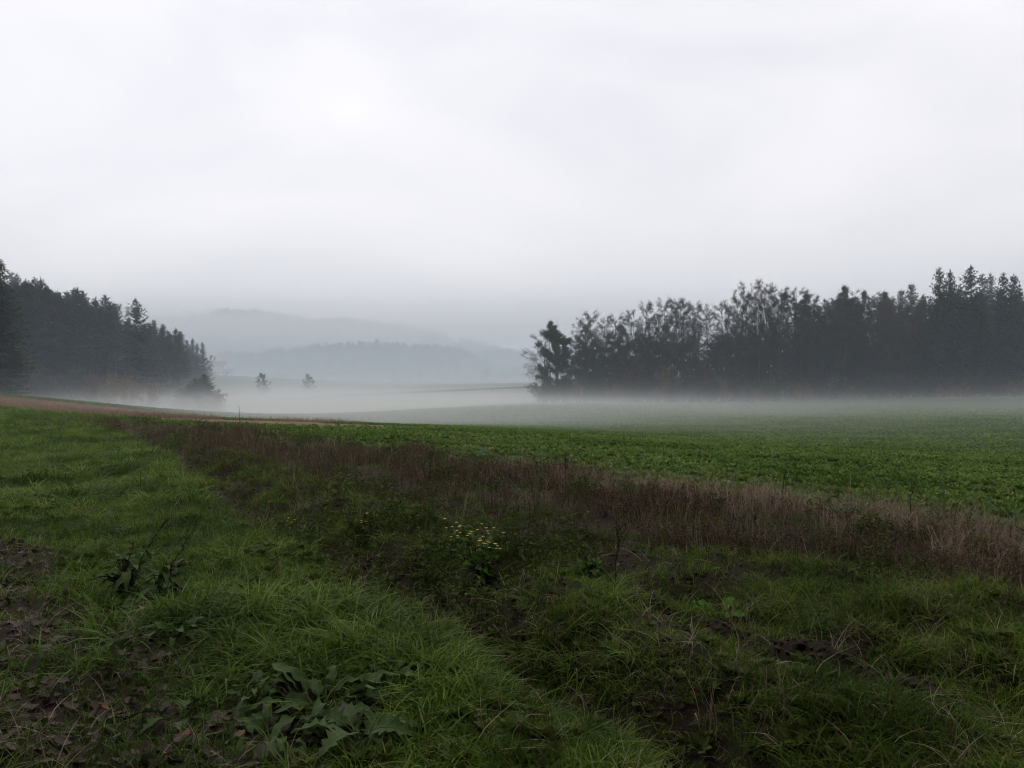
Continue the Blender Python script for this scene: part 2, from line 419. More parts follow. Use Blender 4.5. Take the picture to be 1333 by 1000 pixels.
# ------------------------------------------------------------- tree makers
def spruce_meshes(seed, Ht=24.0, base=0.12, spread=3.6, mat='spruce', whorl=0.5, ragged=0.25, bark='bark'):
    rs = np.random.RandomState(seed)
    tm = MB(); zz = np.linspace(-0.4, Ht, 14)
    wob = np.cumsum(rs.randn(14, 2) * 0.04, 0)
    tp = np.stack([wob[:, 0], wob[:, 1], zz], -1)
    tube(tm, tp, 0.26 * (1 - zz / Ht * 0.97).clip(0.02, 1.1) * Ht / 24, 7)
    cm = MB(); br0, br1, rad = [], [], []
    C, D, Nn, L, W = [], [], [], [], []
    z = base * Ht
    while z < Ht - 0.15:
        t = (z - base * Ht) / (Ht * (1 - base))
        Lm = spread * ((1 - t) ** 0.85) * (0.55 + 0.45 * min(1, t / 0.12)) + 0.18
        nb = rs.randint(5, 8) if t < 0.93 else 4
        a0 = rs.rand() * 6.28
        for k in range(nb):
            if rs.rand() < ragged * 0.35: continue
            az = a0 + k * 2 * PI / nb + rs.randn() * 0.25
            ln = Lm * (1 - ragged + rs.rand() * ragged * 1.7)
            pit = -0.38 + 0.9 * t + rs.randn() * 0.1
            o = np.array([math.cos(az), math.sin(az), 0.0])
            p0 = np.array([0, 0, z + rs.randn() * 0.12])
            m = max(3, int(ln / 0.26))
            f = np.linspace(0.1, 1.0, m)
            pts = p0 + o * (f * ln)[:, None] + np.array([0, 0, 1.0]) * (ln * (math.tan(pit) * f + 0.22 * f ** 2.2))[:, None]
            br0.append(p0); br1.append(pts[-1]); rad.append(0.012 * ln + 0.01)
            sd_ = np.array([-o[1], o[0], 0])
            for s_ in (-1, 1):
                lt = (0.2 * ln * (1 - f * 0.75) + 0.28) * (0.7 + 0.6 * rs.rand(m))
                d = o * 0.75 + s_ * sd_ * (0.7 + 0.3 * rs.rand(m))[:, None] + np.array([0, 0, 1.0]) * (-0.25 - 0.5 * rs.rand(m))[:, None]
                C.append(pts); D.append(d); Nn.append(np.array([0, 0, 1.0]) + rs.randn(m, 3) * 0.45); L.append(lt * 1.25); W.append(lt * 0.55)
            C.append(pts[-1:]); D.append((o + [0, 0, 0.1])[None]); Nn.append(np.array([[0, 0, 1.0]]) + rs.randn(1, 3) * 0.3); L.append(np.array([0.5])); W.append(np.array([0.24]))
            C.append(pts); D.append(np.array([0, 0, -1.0]) + o * 0.5 + rs.randn(m, 3) * 0.25); Nn.append(np.broadcast_to(sd_, (m, 3)) + rs.randn(m, 3) * 0.5)
            L.append(0.32 + 0.3 * rs.rand(m)); W.append(np.full(m, 0.2))
        z += whorl * (0.7 + 0.6 * rs.rand()) * (1.0 - 0.45 * t)
    C.append(np.array([[0, 0, Ht - 0.5]] * 3)); D.append(np.array([[0, 0, 1.0]] * 3) + rs.randn(3, 3) * 0.1); Nn.append(rs.randn(3, 3)); L.append(np.full(3, 1.0)); W.append(np.full(3, 0.16))
    twigs(cm, np.array(br0), np.array(br1), np.array(rad), 1)
    flakes(cm, np.concatenate(C), np.concatenate(D), np.concatenate(Nn), np.concatenate(L), np.concatenate(W), 0)
    # dead snags on the bare part of the trunk
    ns_ = int(base * Ht * 2.2)
    if base > 0.2:
        zs = rs.uniform(0.12 * Ht, base * Ht + 1, ns_); a = rs.rand(ns_) * 6.28; l_ = rs.uniform(0.4, 1.8, ns_)
        A_ = np.stack([0 * a, 0 * a, zs], -1); B_ = A_ + np.stack([np.cos(a) * l_, np.sin(a) * l_, -0.25 * l_], -1)
        twigs(cm, A_, B_, 0.03, 1)
    return {'trunk': tm.mesh('trunk', [M[bark]], True), 'crown': cm.mesh('crown', [M[mat], M['twig']])}

def broadleaf_meshes(seed, Ht=22.0, crown_lo=0.3, spread=4.0, leaves=3000, mat='leaf_dark', up=0.75, leafsize=0.3, stems=1, rtrunk=0.24, low_bare=0.0, bark='bark', twiggy=1.0):
    rs = np.random.RandomState(seed)
    tm, lm, cm = MB(), MB(), MB()
    ends = []; tA, tB, tR = [], [], []
    for st in range(stems):
        lean = rs.randn(2) * (0.04 if stems == 1 else 0.12)
        zz = np.linspace(-0.3, Ht * (0.96 - 0.12 * rs.rand() * (stems > 1)), 11)
        bend = np.cumsum(rs.randn(11, 2) * 0.16, 0) * np.linspace(0, 1, 11)[:, None]
        off = rs.randn(2) * 0.5 * (stems > 1)
        tp = np.stack([off[0] + lean[0] * zz + bend[:, 0], off[1] + lean[1] * zz + bend[:, 1], zz], -1)
        tr = rtrunk * (1 - 0.93 * (zz / Ht).clip(0, 1) ** 0.9) / math.sqrt(stems)
        tube(tm, tp, tr.clip(0.02), 7)
        nl = int(19 / math.sqrt(stems))
        for k in range(nl):
            fz = crown_lo + (0.97 - crown_lo) * ((k + rs.rand()) / nl)
            z = fz * zz[-1]
            p0 = np.array([np.interp(z, zz, tp[:, i]) for i in range(3)])
            t = (fz - crown_lo) / (1 - crown_lo)
            ln = spread * (0.6 + 0.5 * math.sin(PI * min(1, t * 0.85 + 0.18))) * (0.65 + 0.6 * rs.rand()) * (1 - 0.45 * t)
            az = k * 2.4 + rs.randn() * 0.4
            o = np.array([math.cos(az), math.sin(az), 0])
            u = up * (0.6 + 0.7 * t) + rs.randn() * 0.15
            f = np.linspace(0, 1, 6)
            lp = p0 + o * (ln * f)[:, None] + np.array([0, 0, 1.0]) * (ln * (u * f + 0.3 * f ** 2))[:, None] + np.cumsum(rs.randn(6, 3) * 0.07 * ln / 4, 0) * f[:, None]
            r0 = np.interp(z, zz, tr) * 0.5
            tube(lm, lp, (r0 * (1 - 0.85 * f)).clip(0.012), 4)
            nb = rs.randint(6, 9)
            for b in range(nb):
                fb = 0.25 + 0.75 * (b + rs.rand() * 0.8) / nb
                q0 = np.array([np.interp(fb, f, lp[:, i]) for i in range(3)])
                d = unit(o * 0.7 + rs.randn(3) * 0.55 + np.array([0, 0, 0.45]))
                l2 = ln * (0.42 - 0.2 * fb) * (0.7 + 0.6 * rs.rand()) + 0.35
                q1 = q0 + d * l2
                tA.append(q0); tB.append(q1); tR.append(0.034)
                nt_ = int(rs.randint(5, 8) * twiggy)
                for c in range(nt_):
                    fc = 0.3 + 0.7 * rs.rand()
                    e0 = q0 + d * l2 * fc
                    d2 = unit(d * 0.8 + rs.randn(3) * 0.6 + np.array([0, 0, 0.3])); l3 = 0.35 + 0.55 * rs.rand()
                    e1 = e0 + d2 * l3
                    tA.append(e0); tB.append(e1); tR.append(0.020); ends.append(np.concatenate([e0, e1]))
                    e2 = e0 + d2 * l3 * 0.5; d3 = unit(d2 + rs.randn(3) * 0.7)
                    tA.append(e2); tB.append(e2 + d3 * 0.4); tR.append(0.016)
    twigs(cm, np.array(tA), np.array(tB), np.array(tR), 1)
    E = np.array(ends)
    if leaves:
        zc = E[:, 5] / Ht
        wgt = np.where(zc > 1 - low_bare, 0.15, 1.0) if low_bare else np.ones(len(E))
        clump = fbm(VN(seed + 50), E[:, 3] * 0.55 + E[:, 5] * 0.2, E[:, 4] * 0.55 + E[:, 5] * 0.5, 2)
        wgt = wgt * (0.7 + 0.6 * sstep(0.3, 0.6, clump))
        id_ = rs.choice(len(E), leaves, p=wgt / wgt.sum()); f = rs.rand(leaves)[:, None]
        c = E[id_, :3] * (1 - f) + E[id_, 3:] * f + rs.randn(leaves, 3) * 0.16
        sz = leafsize * (0.6 + 0.8 * rs.rand(leaves))
        flakes(cm, c, rs.randn(leaves, 3) + [0, 0, -0.3], rs.randn(leaves, 3) + [0, 0, 0.5], sz, sz * 0.7, 0)
    return {'trunk': tm.mesh('trunk', [M[bark]], True), 'limbs': lm.mesh('limbs', [M[bark]], True), 'crown': cm.mesh('crown', [M[mat], M['twig']])}

def bush_meshes(seed, Ht=4.0, Rd=2.2, leaves=1800, mat='leaf_brown', leafsize=0.2, stems=9):
    rs = np.random.RandomState(seed); bm_, cm = MB(), MB(); tA, tB, tR = [], [], []
    for k in range(stems):
        az = rs.rand() * 6.28; ln = Rd * rs.uniform(0.3, 0.95); f = np.linspace(0, 1, 6)
        o = np.array([math.cos(az), math.sin(az), 0]); hh = Ht * rs.uniform(0.6, 1.0) * (1 - 0.25 * ln / Rd)
        p = o * (0.15 + ln * f ** 1.3)[:, None] + np.array([0, 0, 1.0]) * (hh * (f ** 0.85) - 0.2)[:, None] + rs.randn(6, 3) * 0.07
        tube(bm_, p, 0.05 * (1 - 0.85 * f), 4)
        for b in range(16):
            fb = rs.uniform(0.15, 1); q = np.array([np.interp(fb, f, p[:, i]) for i in range(3)])
            d = unit(rs.randn(3) * 0.8 + o * 0.5 + np.array([0, 0, 0.5])); e = q + d * rs.uniform(0.4, 1.0) * Rd * 0.42
            tA.append(q); tB.append(e); tR.append(0.014)
            for c in range(3):
                e0 = q + (e - q) * rs.uniform(0.4, 1); e1 = e0 + unit(d + rs.randn(3) * 0.7) * rs.uniform(0.2, 0.5)
                tA.append(e0); tB.append(e1); tR.append(0.008)
    A_, B_ = np.array(tA), np.array(tB)
    twigs(cm, A_, B_, np.array(tR), 1)
    id_ = rs.randint(0, len(A_), leaves); f = rs.rand(leaves)[:, None] ** 0.6
    c = A_[id_] * (1 - f) + B_[id_] * f + rs.randn(leaves, 3) * 0.1; c[:, 2] = np.maximum(c[:, 2], 0.05)
    sz = leafsize * (0.6 + 0.8 * rs.rand(leaves))
    flakes(cm, c, rs.randn(leaves, 3), rs.randn(leaves, 3) + [0, 0, 0.4], sz, sz * 0.7, 0)
    return {'stem': bm_.mesh('stem', [M['bark']]), 'foliage': cm.mesh('foliage', [M[mat], M['twig']])}

def plant_tree(name, meshes, x, y, s, rz, label, cat, group=None, sz=1.0, z=None):
    t = empty(name, (x, y, GS(x, y) if z is None else z), rz, 1.0)
    t.scale = (s, s, s * sz)
    for k, me in meshes.items(): link(k, me, t)
    return tag(t, label, cat, group)

SPR = [spruce_meshes(11, base=0.06, spread=4.3, whorl=0.6), spruce_meshes(12, base=0.10, spread=3.9, whorl=0.65, ragged=0.35), spruce_meshes(13, base=0.08, spread=4.9, ragged=0.45, whorl=0.7)]
SPRB = [spruce_meshes(21, base=0.36, spread=3.6, ragged=0.4), spruce_meshes(22, base=0.42, spread=3.4, ragged=0.45, bark='pale_bark'), spruce_meshes(23, base=0.30, spread=3.8, ragged=0.4), spruce_meshes(24, base=0.42, spread=3.8, ragged=0.5)]
BRD = [broadleaf_meshes(31, leaves=9000, leafsize=0.14, crown_lo=0.15, twiggy=1.4), broadleaf_meshes(32, leaves=4000, crown_lo=0.35, leafsize=0.13, twiggy=1.5),
       broadleaf_meshes(33, leaves=17000, crown_lo=0.10, leafsize=0.15, spread=4.4, twiggy=1.3), broadleaf_meshes(34, leaves=2200, crown_lo=0.4, up=1.0, spread=3.6, leafsize=0.13, twiggy=1.6),
       broadleaf_meshes(35, leaves=11000, mat='leaf_brown', stems=2, crown_lo=0.12, leafsize=0.14, twiggy=1.3), broadleaf_meshes(36, leaves=4000, crown_lo=0.3, stems=2, up=0.9, leafsize=0.13, twiggy=1.5)]
BRDG = [broadleaf_meshes(41, Ht=16, leaves=24000, mat='leaf_green', crown_lo=0.05, spread=3.8, low_bare=0.12, leafsize=0.17), broadleaf_meshes(42, Ht=12, leaves=15000, mat='leaf_dark', crown_lo=0.06, spread=3.4, leafsize=0.16)]
BARE = [broadleaf_meshes(51, Ht=15, leaves=900, crown_lo=0.15, spread=5.0, up=0.5, twiggy=2.2, leafsize=0.14), broadleaf_meshes(52, leaves=900, crown_lo=0.35, spread=3.9, leafsize=0.13, twiggy=2.0)]
BUS = [bush_meshes(61), bush_meshes(62, mat='leaf_yellow'), bush_meshes(63, mat='leaf_dark', leaves=2400), bush_meshes(64, mat='leaf_green', leaves=2600)]
BUSO = bush_meshes(65, Ht=4.6, Rd=3.0, mat='leaf_orange', leaves=4200, stems=14)

rg = random.Random(5)
def at(px, Y):
    """ground position below a photo column at a distance"""
    x, y, z = ray(px, 500); return x / y * Y, Y
RW, LW = 'trees of the wood on the right', 'trees of the wood on the left'
SINGLE = ('near end', 'past the end', 'together in', 'standing between', 'broadest', 'misty gap', 'three tall', 'topping the middle', 'tiered', 'light showing', 'broad dense', 'reddish', 'left border', 'proud', 'peeping')
def tree_by_top(name, meshes, px, ytop, Y, Hm, label, cat, group=None, sx=1.0):
    """a tree in column px at distance Y, as tall as its top stands in the photo"""
    x, _ = at(px, Y); z0 = GS(x, Y); _, yy, zz = ray(px, ytop)
    h = EYE + zz / yy * Y - z0
    s = h / Hm
    if group == RW and not any(q in label for q in SINGLE):
        for lim, txt in ((800, ', near its left end'), (880, ', left of its middle'), (950, ', around its middle'), (1035, ', just right of its middle'), (1110, ', well right of its middle'), (1195, ', left of the tall spruces'), (1500, ', by the right border')):
            if px < lim: label += txt; break
    if group == LW and not any(q in label for q in SINGLE):
        for lim, txt in ((40, ', by the left border'), (85, ', well left of its middle'), (125, ', around its middle'), (165, ', left of the jagged spruce'), (205, ', by the jagged spruce'), (500, ', near its right end')):
            if px < lim: label += txt; break
    t = empty(name, (x, Y, z0), rg.uniform(0, 6.28)); t.scale = (s * sx, s * sx, s)
    for k, me in meshes.items(): link(k, me, t)
    return tag(t, label, cat, group)

# ------------------------------------------------ the wood on the right side
RW = 'trees of the wood on the right'
# skyline of that wood in the photo: column -> top
skyR_x = [690, 715, 740, 770, 800, 830, 860, 885, 905, 930, 950, 970, 990, 1015, 1040, 1075, 1105, 1140, 1165, 1185, 1200, 1330, 1450]
skyR_y = [455, 428, 425, 408, 412, 398, 392, 390, 392, 402, 384, 372, 366, 376, 380, 382, 374, 378, 386, 384, 378, 378, 372]
def skyR(px): return float(np.interp(px, skyR_x, skyR_y))
# named single trees
DENSE = broadleaf_meshes(43, Ht=16, leaves=42000, mat='leaf_green', crown_lo=0.02, spread=3.3, leafsize=0.22, twiggy=1.2, stems=4, rtrunk=0.34)
tree_by_top('leafy_tree', DENSE, 725, 424, 138, 16, 'dense dark green tree at the near end of the right wood', 'tree', RW, 1.0)
tree_by_top('bare_tree', BARE[0], 712, 432, 147, 15, 'bare grey tree with twigs reaching out past the end of the right wood', 'tree', RW, 1.1)
tree_by_top('spruce_tree', SPR[1], 1221, 350, 146, 24, 'tall dark spruce with a sharp tip, first of the three together in the right wood', 'spruce', RW)
tree_by_top('spruce_tree', SPR[0], 1235, 353, 150, 24, 'slim dark spruce standing between two broader spruces in the right wood', 'spruce', RW, 0.85)
tree_by_top('spruce_tree', SPR[2], 1261, 347, 145, 24, 'tallest and broadest dark spruce of the right wood', 'spruce', RW, 1.15)
tree_by_top('spruce_tree', SPR[1], 1304, 357, 147, 24, 'dark spruce just beyond a misty gap in the right wood, left one of a pair', 'spruce', RW)
tree_by_top('spruce_tree', SPR[0], 1318, 358, 149, 24, 'dark spruce just beyond a misty gap in the right wood, right one of a pair', 'spruce', RW)
tree_by_top('spruce_tree', SPR[2], 1248, 372, 142, 24, 'dark spruce in front of the three tall spruces in the right wood', 'spruce', RW)
for px, yt, Y in ((1172, 377, 215), (1185, 369, 222), (1277, 358, 225), (1288, 357, 232), (1150, 380, 228)):
    tree_by_top('spruce_tree', SPR[rg.randrange(3)], px, yt, Y, 24, 'pale misty spruce showing behind the skyline of the right wood', 'spruce', 'misty spruces behind the right wood')
tree_by_top('broadleaf_tree', BRD[1], 988, 366, 146, 22, 'tall thin crowned tree topping the middle of the right wood', 'tree', RW, 0.9)
tree_by_top('broadleaf_tree', BRD[0], 962, 373, 148, 22, 'tall dark tree with tiered leaf clumps beside the gap in the right wood', 'tree', RW, 0.9)
tree_by_top('broadleaf_tree', BRD[3], 1013, 376, 142, 22, 'tall slender tree with light showing through its stems in the right wood', 'tree', RW, 0.9)
tree_by_top('broadleaf_tree', BRD[2], 1107, 374, 146, 22, 'broad dense dark tree right of the middle of the right wood', 'tree', RW)
tree_by_top('broadleaf_tree', BRD[4], 1165, 390, 141, 22, 'reddish brown leaved tree left of the tall spruces in the right wood', 'tree', RW)
for i, px in enumerate(np.arange(752, 1190, 15.5)):       # front rank
    px = px + rg.uniform(-5, 5); Y = rg.uniform(139, 150)
    if 915 < px < 942 and i % 2: continue
    k = rg.choice([0, 1, 2, 3, 4, 5, 5, 3, 1]); 
    if 1040 < px: k = rg.choice([0, 2, 2, 4, 5])
    lab = ['dull green leafed tree fronting the right wood', 'thin leaved tree fronting the right wood', 'dense dark leafed tree fronting the right wood', 'nearly bare slender tree fronting the right wood', 'brown leaved twin stemmed tree fronting the right wood', 'half bare twin stemmed tree fronting the right wood'][k]
    tree_by_top('broadleaf_tree', BRD[k], px, skyR(px) + rg.uniform(0, 16), Y, 22, lab, 'tree', RW, rg.uniform(0.8, 1.05))
for px in (758, 776, 795, 838, 857, 874, 893, 908, 926, 941, 1001, 1030):
    tree_by_top('bare_tree', BARE[1], px + rg.uniform(-3, 3), skyR(px) - rg.uniform(0, 6), rg.uniform(143, 152), 22, 'slender bare tree with fine twigs in the right wood', 'tree', RW, rg.uniform(0.8, 1.1))
for Y0, st, dy in ((156, 15, 10), (168, 17, 14), (182, 20, 16)):      # inner ranks
    for px in np.arange(770 if Y0 < 170 else 960, 1385, st):
        px = px + rg.uniform(-7, 7); Y = Y0 + rg.uniform(-5, 5)
        if (995 < px < 1012 or 915 < px < 932) and rg.random() < 0.6: continue
        if px > 1195 or (px > 1040 and rg.random() < 0.5):
            tree_by_top('spruce_tree', SPR[rg.randrange(3)], px, skyR(px) + rg.uniform(4, 24) - (0 if px < 1195 else 6), Y, 24, 'dark spruce inside the right wood, behind its front rank', 'spruce', RW)
        else:
            tree_by_top('broadleaf_tree', BRD[rg.choice([0, 2, 4, 5] if px > 1040 else [0, 1, 4, 5])], px, skyR(px) + (rg.uniform(2, dy + 8) if px > 1040 else rg.uniform(24, 62)), Y, 22, 'dark leafed tree inside the right wood, behind its front rank', 'tree', RW)
for px in np.arange(1196, 1380, 17):
    px = px + rg.uniform(-5, 5)
    tree_by_top('spruce_tree', SPR[rg.randrange(3)], px, 392 + rg.uniform(0, 30), rg.uniform(138, 143), 24, 'low branched dark spruce along the front of the right wood', 'spruce', RW)
for px in np.arange(745, 1200, 13):
    px = px + rg.uniform(-5, 5)
    
    k = rg.choice([0, 1, 1]) if px > 900 else rg.randrange(2)
    tree_by_top('understory_tree', (BRDG[k] if k < 2 else BRDG[1]), px, rg.uniform(430, 475), rg.uniform(143, 165), (16, 12)[k], ['low green leafed tree growing under the right wood', 'low dark leafed tree growing under the right wood'][k], 'tree', RW, rg.uniform(1.1, 1.6))
UND = 'bushes along the foot of the right wood'
for px in np.arange(700, 1375, 10.5):
    px = px + rg.uniform(-4, 4); k = rg.choice([0, 1, 2, 2, 3]); x, Y = at(px, rg.uniform(135.5, 141) + (2 if px < 760 else 0))
    lab = ['brown leaved bush', 'yellowing bush', 'dark bush', 'green bush'][k] + ' at the foot of the right wood' + [t_ for l_, t_ in ((800, ', near its left end'), (880, ', left of its middle'), (950, ', around its middle'), (1035, ', just right of its middle'), (1110, ', well right of its middle'), (1195, ', left of the tall spruces'), (2000, ', by the right border')) if px < l_][0]
    plant_tree('bush', BUS[k], x, Y, rg.uniform(0.7, 1.35), rg.uniform(0, 6), lab, 'bush', UND)
for px, yt, k in ((820, 455, 0), (868, 470, 1), (905, 462, 0), (772, 462, 3), (800, 470, 2)):
    tree_by_top('tall_bush', BUS[k], px, yt, 138 + k, 4.0, ['rusty brown tall shrub', 'yellow brown tall shrub', 'dark tall shrub', 'green tall shrub'][k] + ' under the trees at the left part of the right wood', 'shrub', UND, 0.55)

# ------------------------------------------------- the wood on the left side
LW = 'trees of the wood on the left'
skyL_x = [-120, 0, 20, 40, 60, 80, 100, 120, 140, 155, 163, 196, 208, 225, 240]
skyL_y = [350, 362, 366, 364, 368, 374, 380, 386, 390, 402, 414, 424, 420, 426, 436]
def skyL(px): return float(np.interp(px, skyL_x, skyL_y))
SPRF = spruce_meshes(15, base=0.03, spread=4.6, mat='spruce_fresh', ragged=0.3)
tree_by_top('spruce_tree', SPRF, 0, 338, 98, 24, 'big green spruce cut by the left border of the photo', 'spruce', LW, 1.25)
tree_by_top('spruce_tree', SPR[2], 178, 390, 160, 24, 'spruce with a jagged open top standing proud of the left wood', 'spruce', LW, 1.35)
for i, px in enumerate(np.arange(-44, 242, 8.2)):
    px = px + rg.uniform(-3, 3); Y = np.interp(px, [-100, 0, 240], [140, 150, 200]) + rg.uniform(-3, 6); k = rg.randrange(4)
    tree_by_top('spruce_tree', SPRB[k], px, skyL(px) + rg.uniform(-5, 13), Y, 24, ['straight trunked dark spruce fronting the left wood', 'pale trunked spruce fronting the left wood', 'fuller dark spruce fronting the left wood', 'high crowned spruce fronting the left wood'][k], 'spruce', LW, rg.uniform(0.9, 1.15))
for r_, dY in enumerate((9, 18, 28)):
    for px in np.arange(-44, 236, 11):
        px = px + rg.uniform(-4, 4); Y = np.interp(px, [-100, 0, 240], [140, 150, 200]) + dY + rg.uniform(-3, 3)
        tree_by_top('spruce_tree', (SPRB + SPR)[rg.randrange(7)], px, skyL(px) + rg.uniform(2, 16), Y, 24, 'dark spruce inside the left wood, behind its front rank', 'spruce', LW)
tree_by_top('broadleaf_tree', BRD[1], 157, 398, 205, 22, 'pale half bare broadleaf tree peeping over the left wood', 'tree', LW)
for px, yt in ((18, 356), (24, 358), (33, 366)):
    tree_by_top('spruce_tree', SPR[1], px, yt, 260, 24, 'pale misty spruce rising behind the left wood', 'spruce', 'misty spruces behind the left wood')
for px, yt, k in ((244, 443, 0), (251, 441, 1), (257, 447, 2), (264, 446, 1), (248, 450, 2)):
    tree_by_top('spruce_tree', SPR[k], px, yt, 275 + 4 * k, 24, 'misty grey spruce past the end of the left wood', 'spruce', 'misty spruces past the left wood')
tree_by_top('broadleaf_tree', BRD[5], 272, 462, 268, 22, 'misty half bare broadleaf tree at the very end of the left wood', 'tree', None, 0.9)
for px, yt, Y, k in ((254, 492, 132, 1), (266, 487, 135, 0), (274, 499, 131, 2), (246, 500, 130, 0), (236, 505, 133, 2)):
    tree_by_top('young_spruce', SPR[k], px, yt, Y, 24, 'small young spruce at the misty corner of the left wood', 'spruce', 'young spruces at the corner of the left wood', 2.6)
tree_by_top('orange_bush', BUSO, 273, 506, 126, 4.6, 'orange brown rounded bush at the misty corner of the left wood', 'bush', None, 1.0)
LU = 'bushes along the foot of the left wood'
for px in np.arange(-40, 250, 8):
    px = px + rg.uniform(-3, 3); Y = np.interp(px, [-100, 0, 240], [132, 140, 150]) + rg.uniform(-5, 5)
    k = rg.choice([0, 1, 1, 2]) if 110 < px < 215 else rg.choice([0, 2, 2, 3])
    lab = ['brown leaved bush', 'yellow brown bush', 'dark bush', 'green bush'][k] + ' at the foot of the left wood' + [t_ for l_, t_ in ((40, ', by the left border'), (85, ', well left of its middle'), (125, ', around its middle'), (165, ', left of the jagged spruce'), (205, ', below the jagged spruce'), (500, ', near its right end')) if px < l_][0]
    x, _ = at(px, Y); plant_tree('bush', BUS[k], x, Y, rg.uniform(1.0, 2.0), rg.uniform(0, 6), lab, 'bush', LU)
for px, yt, k in ((20, 455, 0), (8, 440, 1), (140, 490, 1), (165, 492, 1), (195, 496, 1), (120, 494, 0)):
    tree_by_top('tall_bush', BUS[k], px, yt, 126, 4.0, ['brown tall shrub', 'yellow brown tall shrub'][k] + ' in front of the left wood', 'shrub', LU, 0.7)

# -------------------------------------------------------- haze and mist
def volume_mat(name, color, density, aniso=0.0):
    m, t = mat_new(name); o = N(t, 'ShaderNodeOutputMaterial'); v = N(t, 'ShaderNodeVolumePrincipled')
    v.inputs['Color'].default_value = (*color, 1); v.inputs['Density'].default_value = density; v.inputs['Anisotropy'].default_value = aniso
    t.links.new(v.outputs[0], o.inputs['Volume'])
    return m, t, v
def box(name, lo, hi, mat):
    mb = MB(); x0, y0, z0 = lo; x1, y1, z1 = hi
    mb.add([(x0, y0, z0), (x1, y0, z0), (x1, y1, z0), (x0, y1, z0), (x0, y0, z1), (x1, y0, z1), (x1, y1, z1), (x0, y1, z1)],
           [(0, 3, 2, 1), (4, 5, 6, 7), (0, 1, 5, 4), (1, 2, 6, 5), (2, 3, 7, 6), (3, 0, 4, 7)])
    return mb.build(name, mat)
m, _, _ = volume_mat('haze', (0.97, 0.98, 1.0), 0.00024)
tag(box('haze', (-2400, -2400, -60), (2400, 2400, 200), m), 'pale autumn haze over the whole valley', None, None, 'stuff')

def bank(name, lo, hi, dens, ztop, hs, color, nscale, namp, label, rate, cloud=False, zmid=0.0, fade=(0.2, 0.2), xgrad=None):
    """a bank of mist: dense below a level, thinning out above it, fading at its ends, with soft wisps"""
    m, t, v = volume_mat(name, color, dens)
    L = t.links
    geo = N(t, 'ShaderNodeTexCoord'); sx = N(t, 'ShaderNodeSeparateXYZ'); L.new(geo.outputs['Object'], sx.inputs[0])
    def mth(op, a, b=None, c=None, clamp=False):
        n = N(t, 'ShaderNodeMath', operation=op, use_clamp=clamp)
        for i, q in enumerate((a, b, c)):
            if q is None: continue
            if isinstance(q, (int, float)): n.inputs[i].default_value = q
            else: L.new(q, n.inputs[i])
        return n.outputs[0]
    mpn = N(t, 'ShaderNodeMapping'); mpn.inputs['Scale'].default_value = nscale; L.new(geo.outputs['Object'], mpn.inputs[0])
    nz = N(t, 'ShaderNodeTexNoise'); nz.inputs['Scale'].default_value = 1; nz.inputs['Detail'].default_value = 2; L.new(mpn.outputs[0], nz.inputs[0])
    nn = mth('SUBTRACT', nz.outputs[0], 0.5)
    zz = mth('MULTIPLY_ADD', nn, -namp, sx.outputs[2])
    if cloud:
        d = mth('DIVIDE', mth('SUBTRACT', zz, zmid), hs)
        prof = mth('EXPONENT', mth('MULTIPLY', mth('MULTIPLY', d, d), -1.0))
    else:
        prof = mth('EXPONENT', mth('MINIMUM', mth('DIVIDE', mth('SUBTRACT', ztop, zz), hs), 0.0))
    def edge(o, a, b, f):
        e1 = N(t, 'ShaderNodeMapRange', interpolation_type='SMOOTHSTEP'); L.new(o, e1.inputs[0]); e1.inputs[1].default_value = a; e1.inputs[2].default_value = a + f
        e2 = N(t, 'ShaderNodeMapRange', interpolation_type='SMOOTHSTEP'); L.new(o, e2.inputs[0]); e2.inputs[1].default_value = b; e2.inputs[2].default_value = b - f
        return mth('MULTIPLY', e1.outputs[0], e2.outputs[0])
    fx = (hi[0] - lo[0]) * fade[0]; fy = (hi[1] - lo[1]) * fade[1]
    msk = mth('MULTIPLY', edge(sx.outputs[0], lo[0], hi[0], fx), edge(sx.outputs[1], lo[1], hi[1], fy))
    if xgrad:
        xg = N(t, 'ShaderNodeMapRange', interpolation_type='SMOOTHSTEP'); L.new(sx.outputs[0], xg.inputs[0])
        for q_, val in zip((1, 2, 3, 4), xgrad): xg.inputs[q_].default_value = val
        msk = mth('MULTIPLY', msk, xg.outputs[0])
        xl = N(t, 'ShaderNodeMapRange', interpolation_type='SMOOTHSTEP'); L.new(sx.outputs[0], xl.inputs[0])
        xl.inputs[1].default_value = -82; xl.inputs[2].default_value = -46; msk = mth('MULTIPLY', msk, xl.outputs[0])
    den = mth('MULTIPLY', mth('MULTIPLY', prof, msk), dens)
    L.new(den, v.inputs['Density'])
    try: m.cycles.volume_step_rate = rate
    except Exception: pass
    return tag(box(name, lo, hi, m), label, None, None, 'stuff')
bank('ground_mist', (-150, 18, -16), (230, 190, 5.0), 0.0120, -3.5, 0.95, (1.0, 0.995, 0.975), (0.020, 0.032, 0.12), 2.4, 'low white ground mist lying in the hollow of the fields', 0.3, fade=(0.16, 0.16), xgrad=(-15, 50, 2.4, 0.78))
bank('thin_mist', (-420, 10, -16), (420, 420, 48), 0.00095, -2, 22, (0.70, 0.85, 1.0), (0.01, 0.01, 0.02), 6, 'thin blue mist hanging between the woods', 0.7, fade=(0.1, 0.15))
bank('far_field_mist', (-300, 200, -18), (300, 700, 4.0), 0.0035, -8.2, 1.6, (0.99, 0.985, 0.97), (0.01, 0.012, 0.06), 1.5, 'pale mist lying on the far fields', 0.35, fade=(0.15, 0.2))
bank('valley_mist', (-1000, 320, -20), (1000, 1100, 90), 0.0035, -4, 34, (0.88, 0.94, 1.0), (0.004, 0.006, 0.02), 14, 'blue grey mist filling the valley floor', 0.5, fade=(0.2, 0.2))
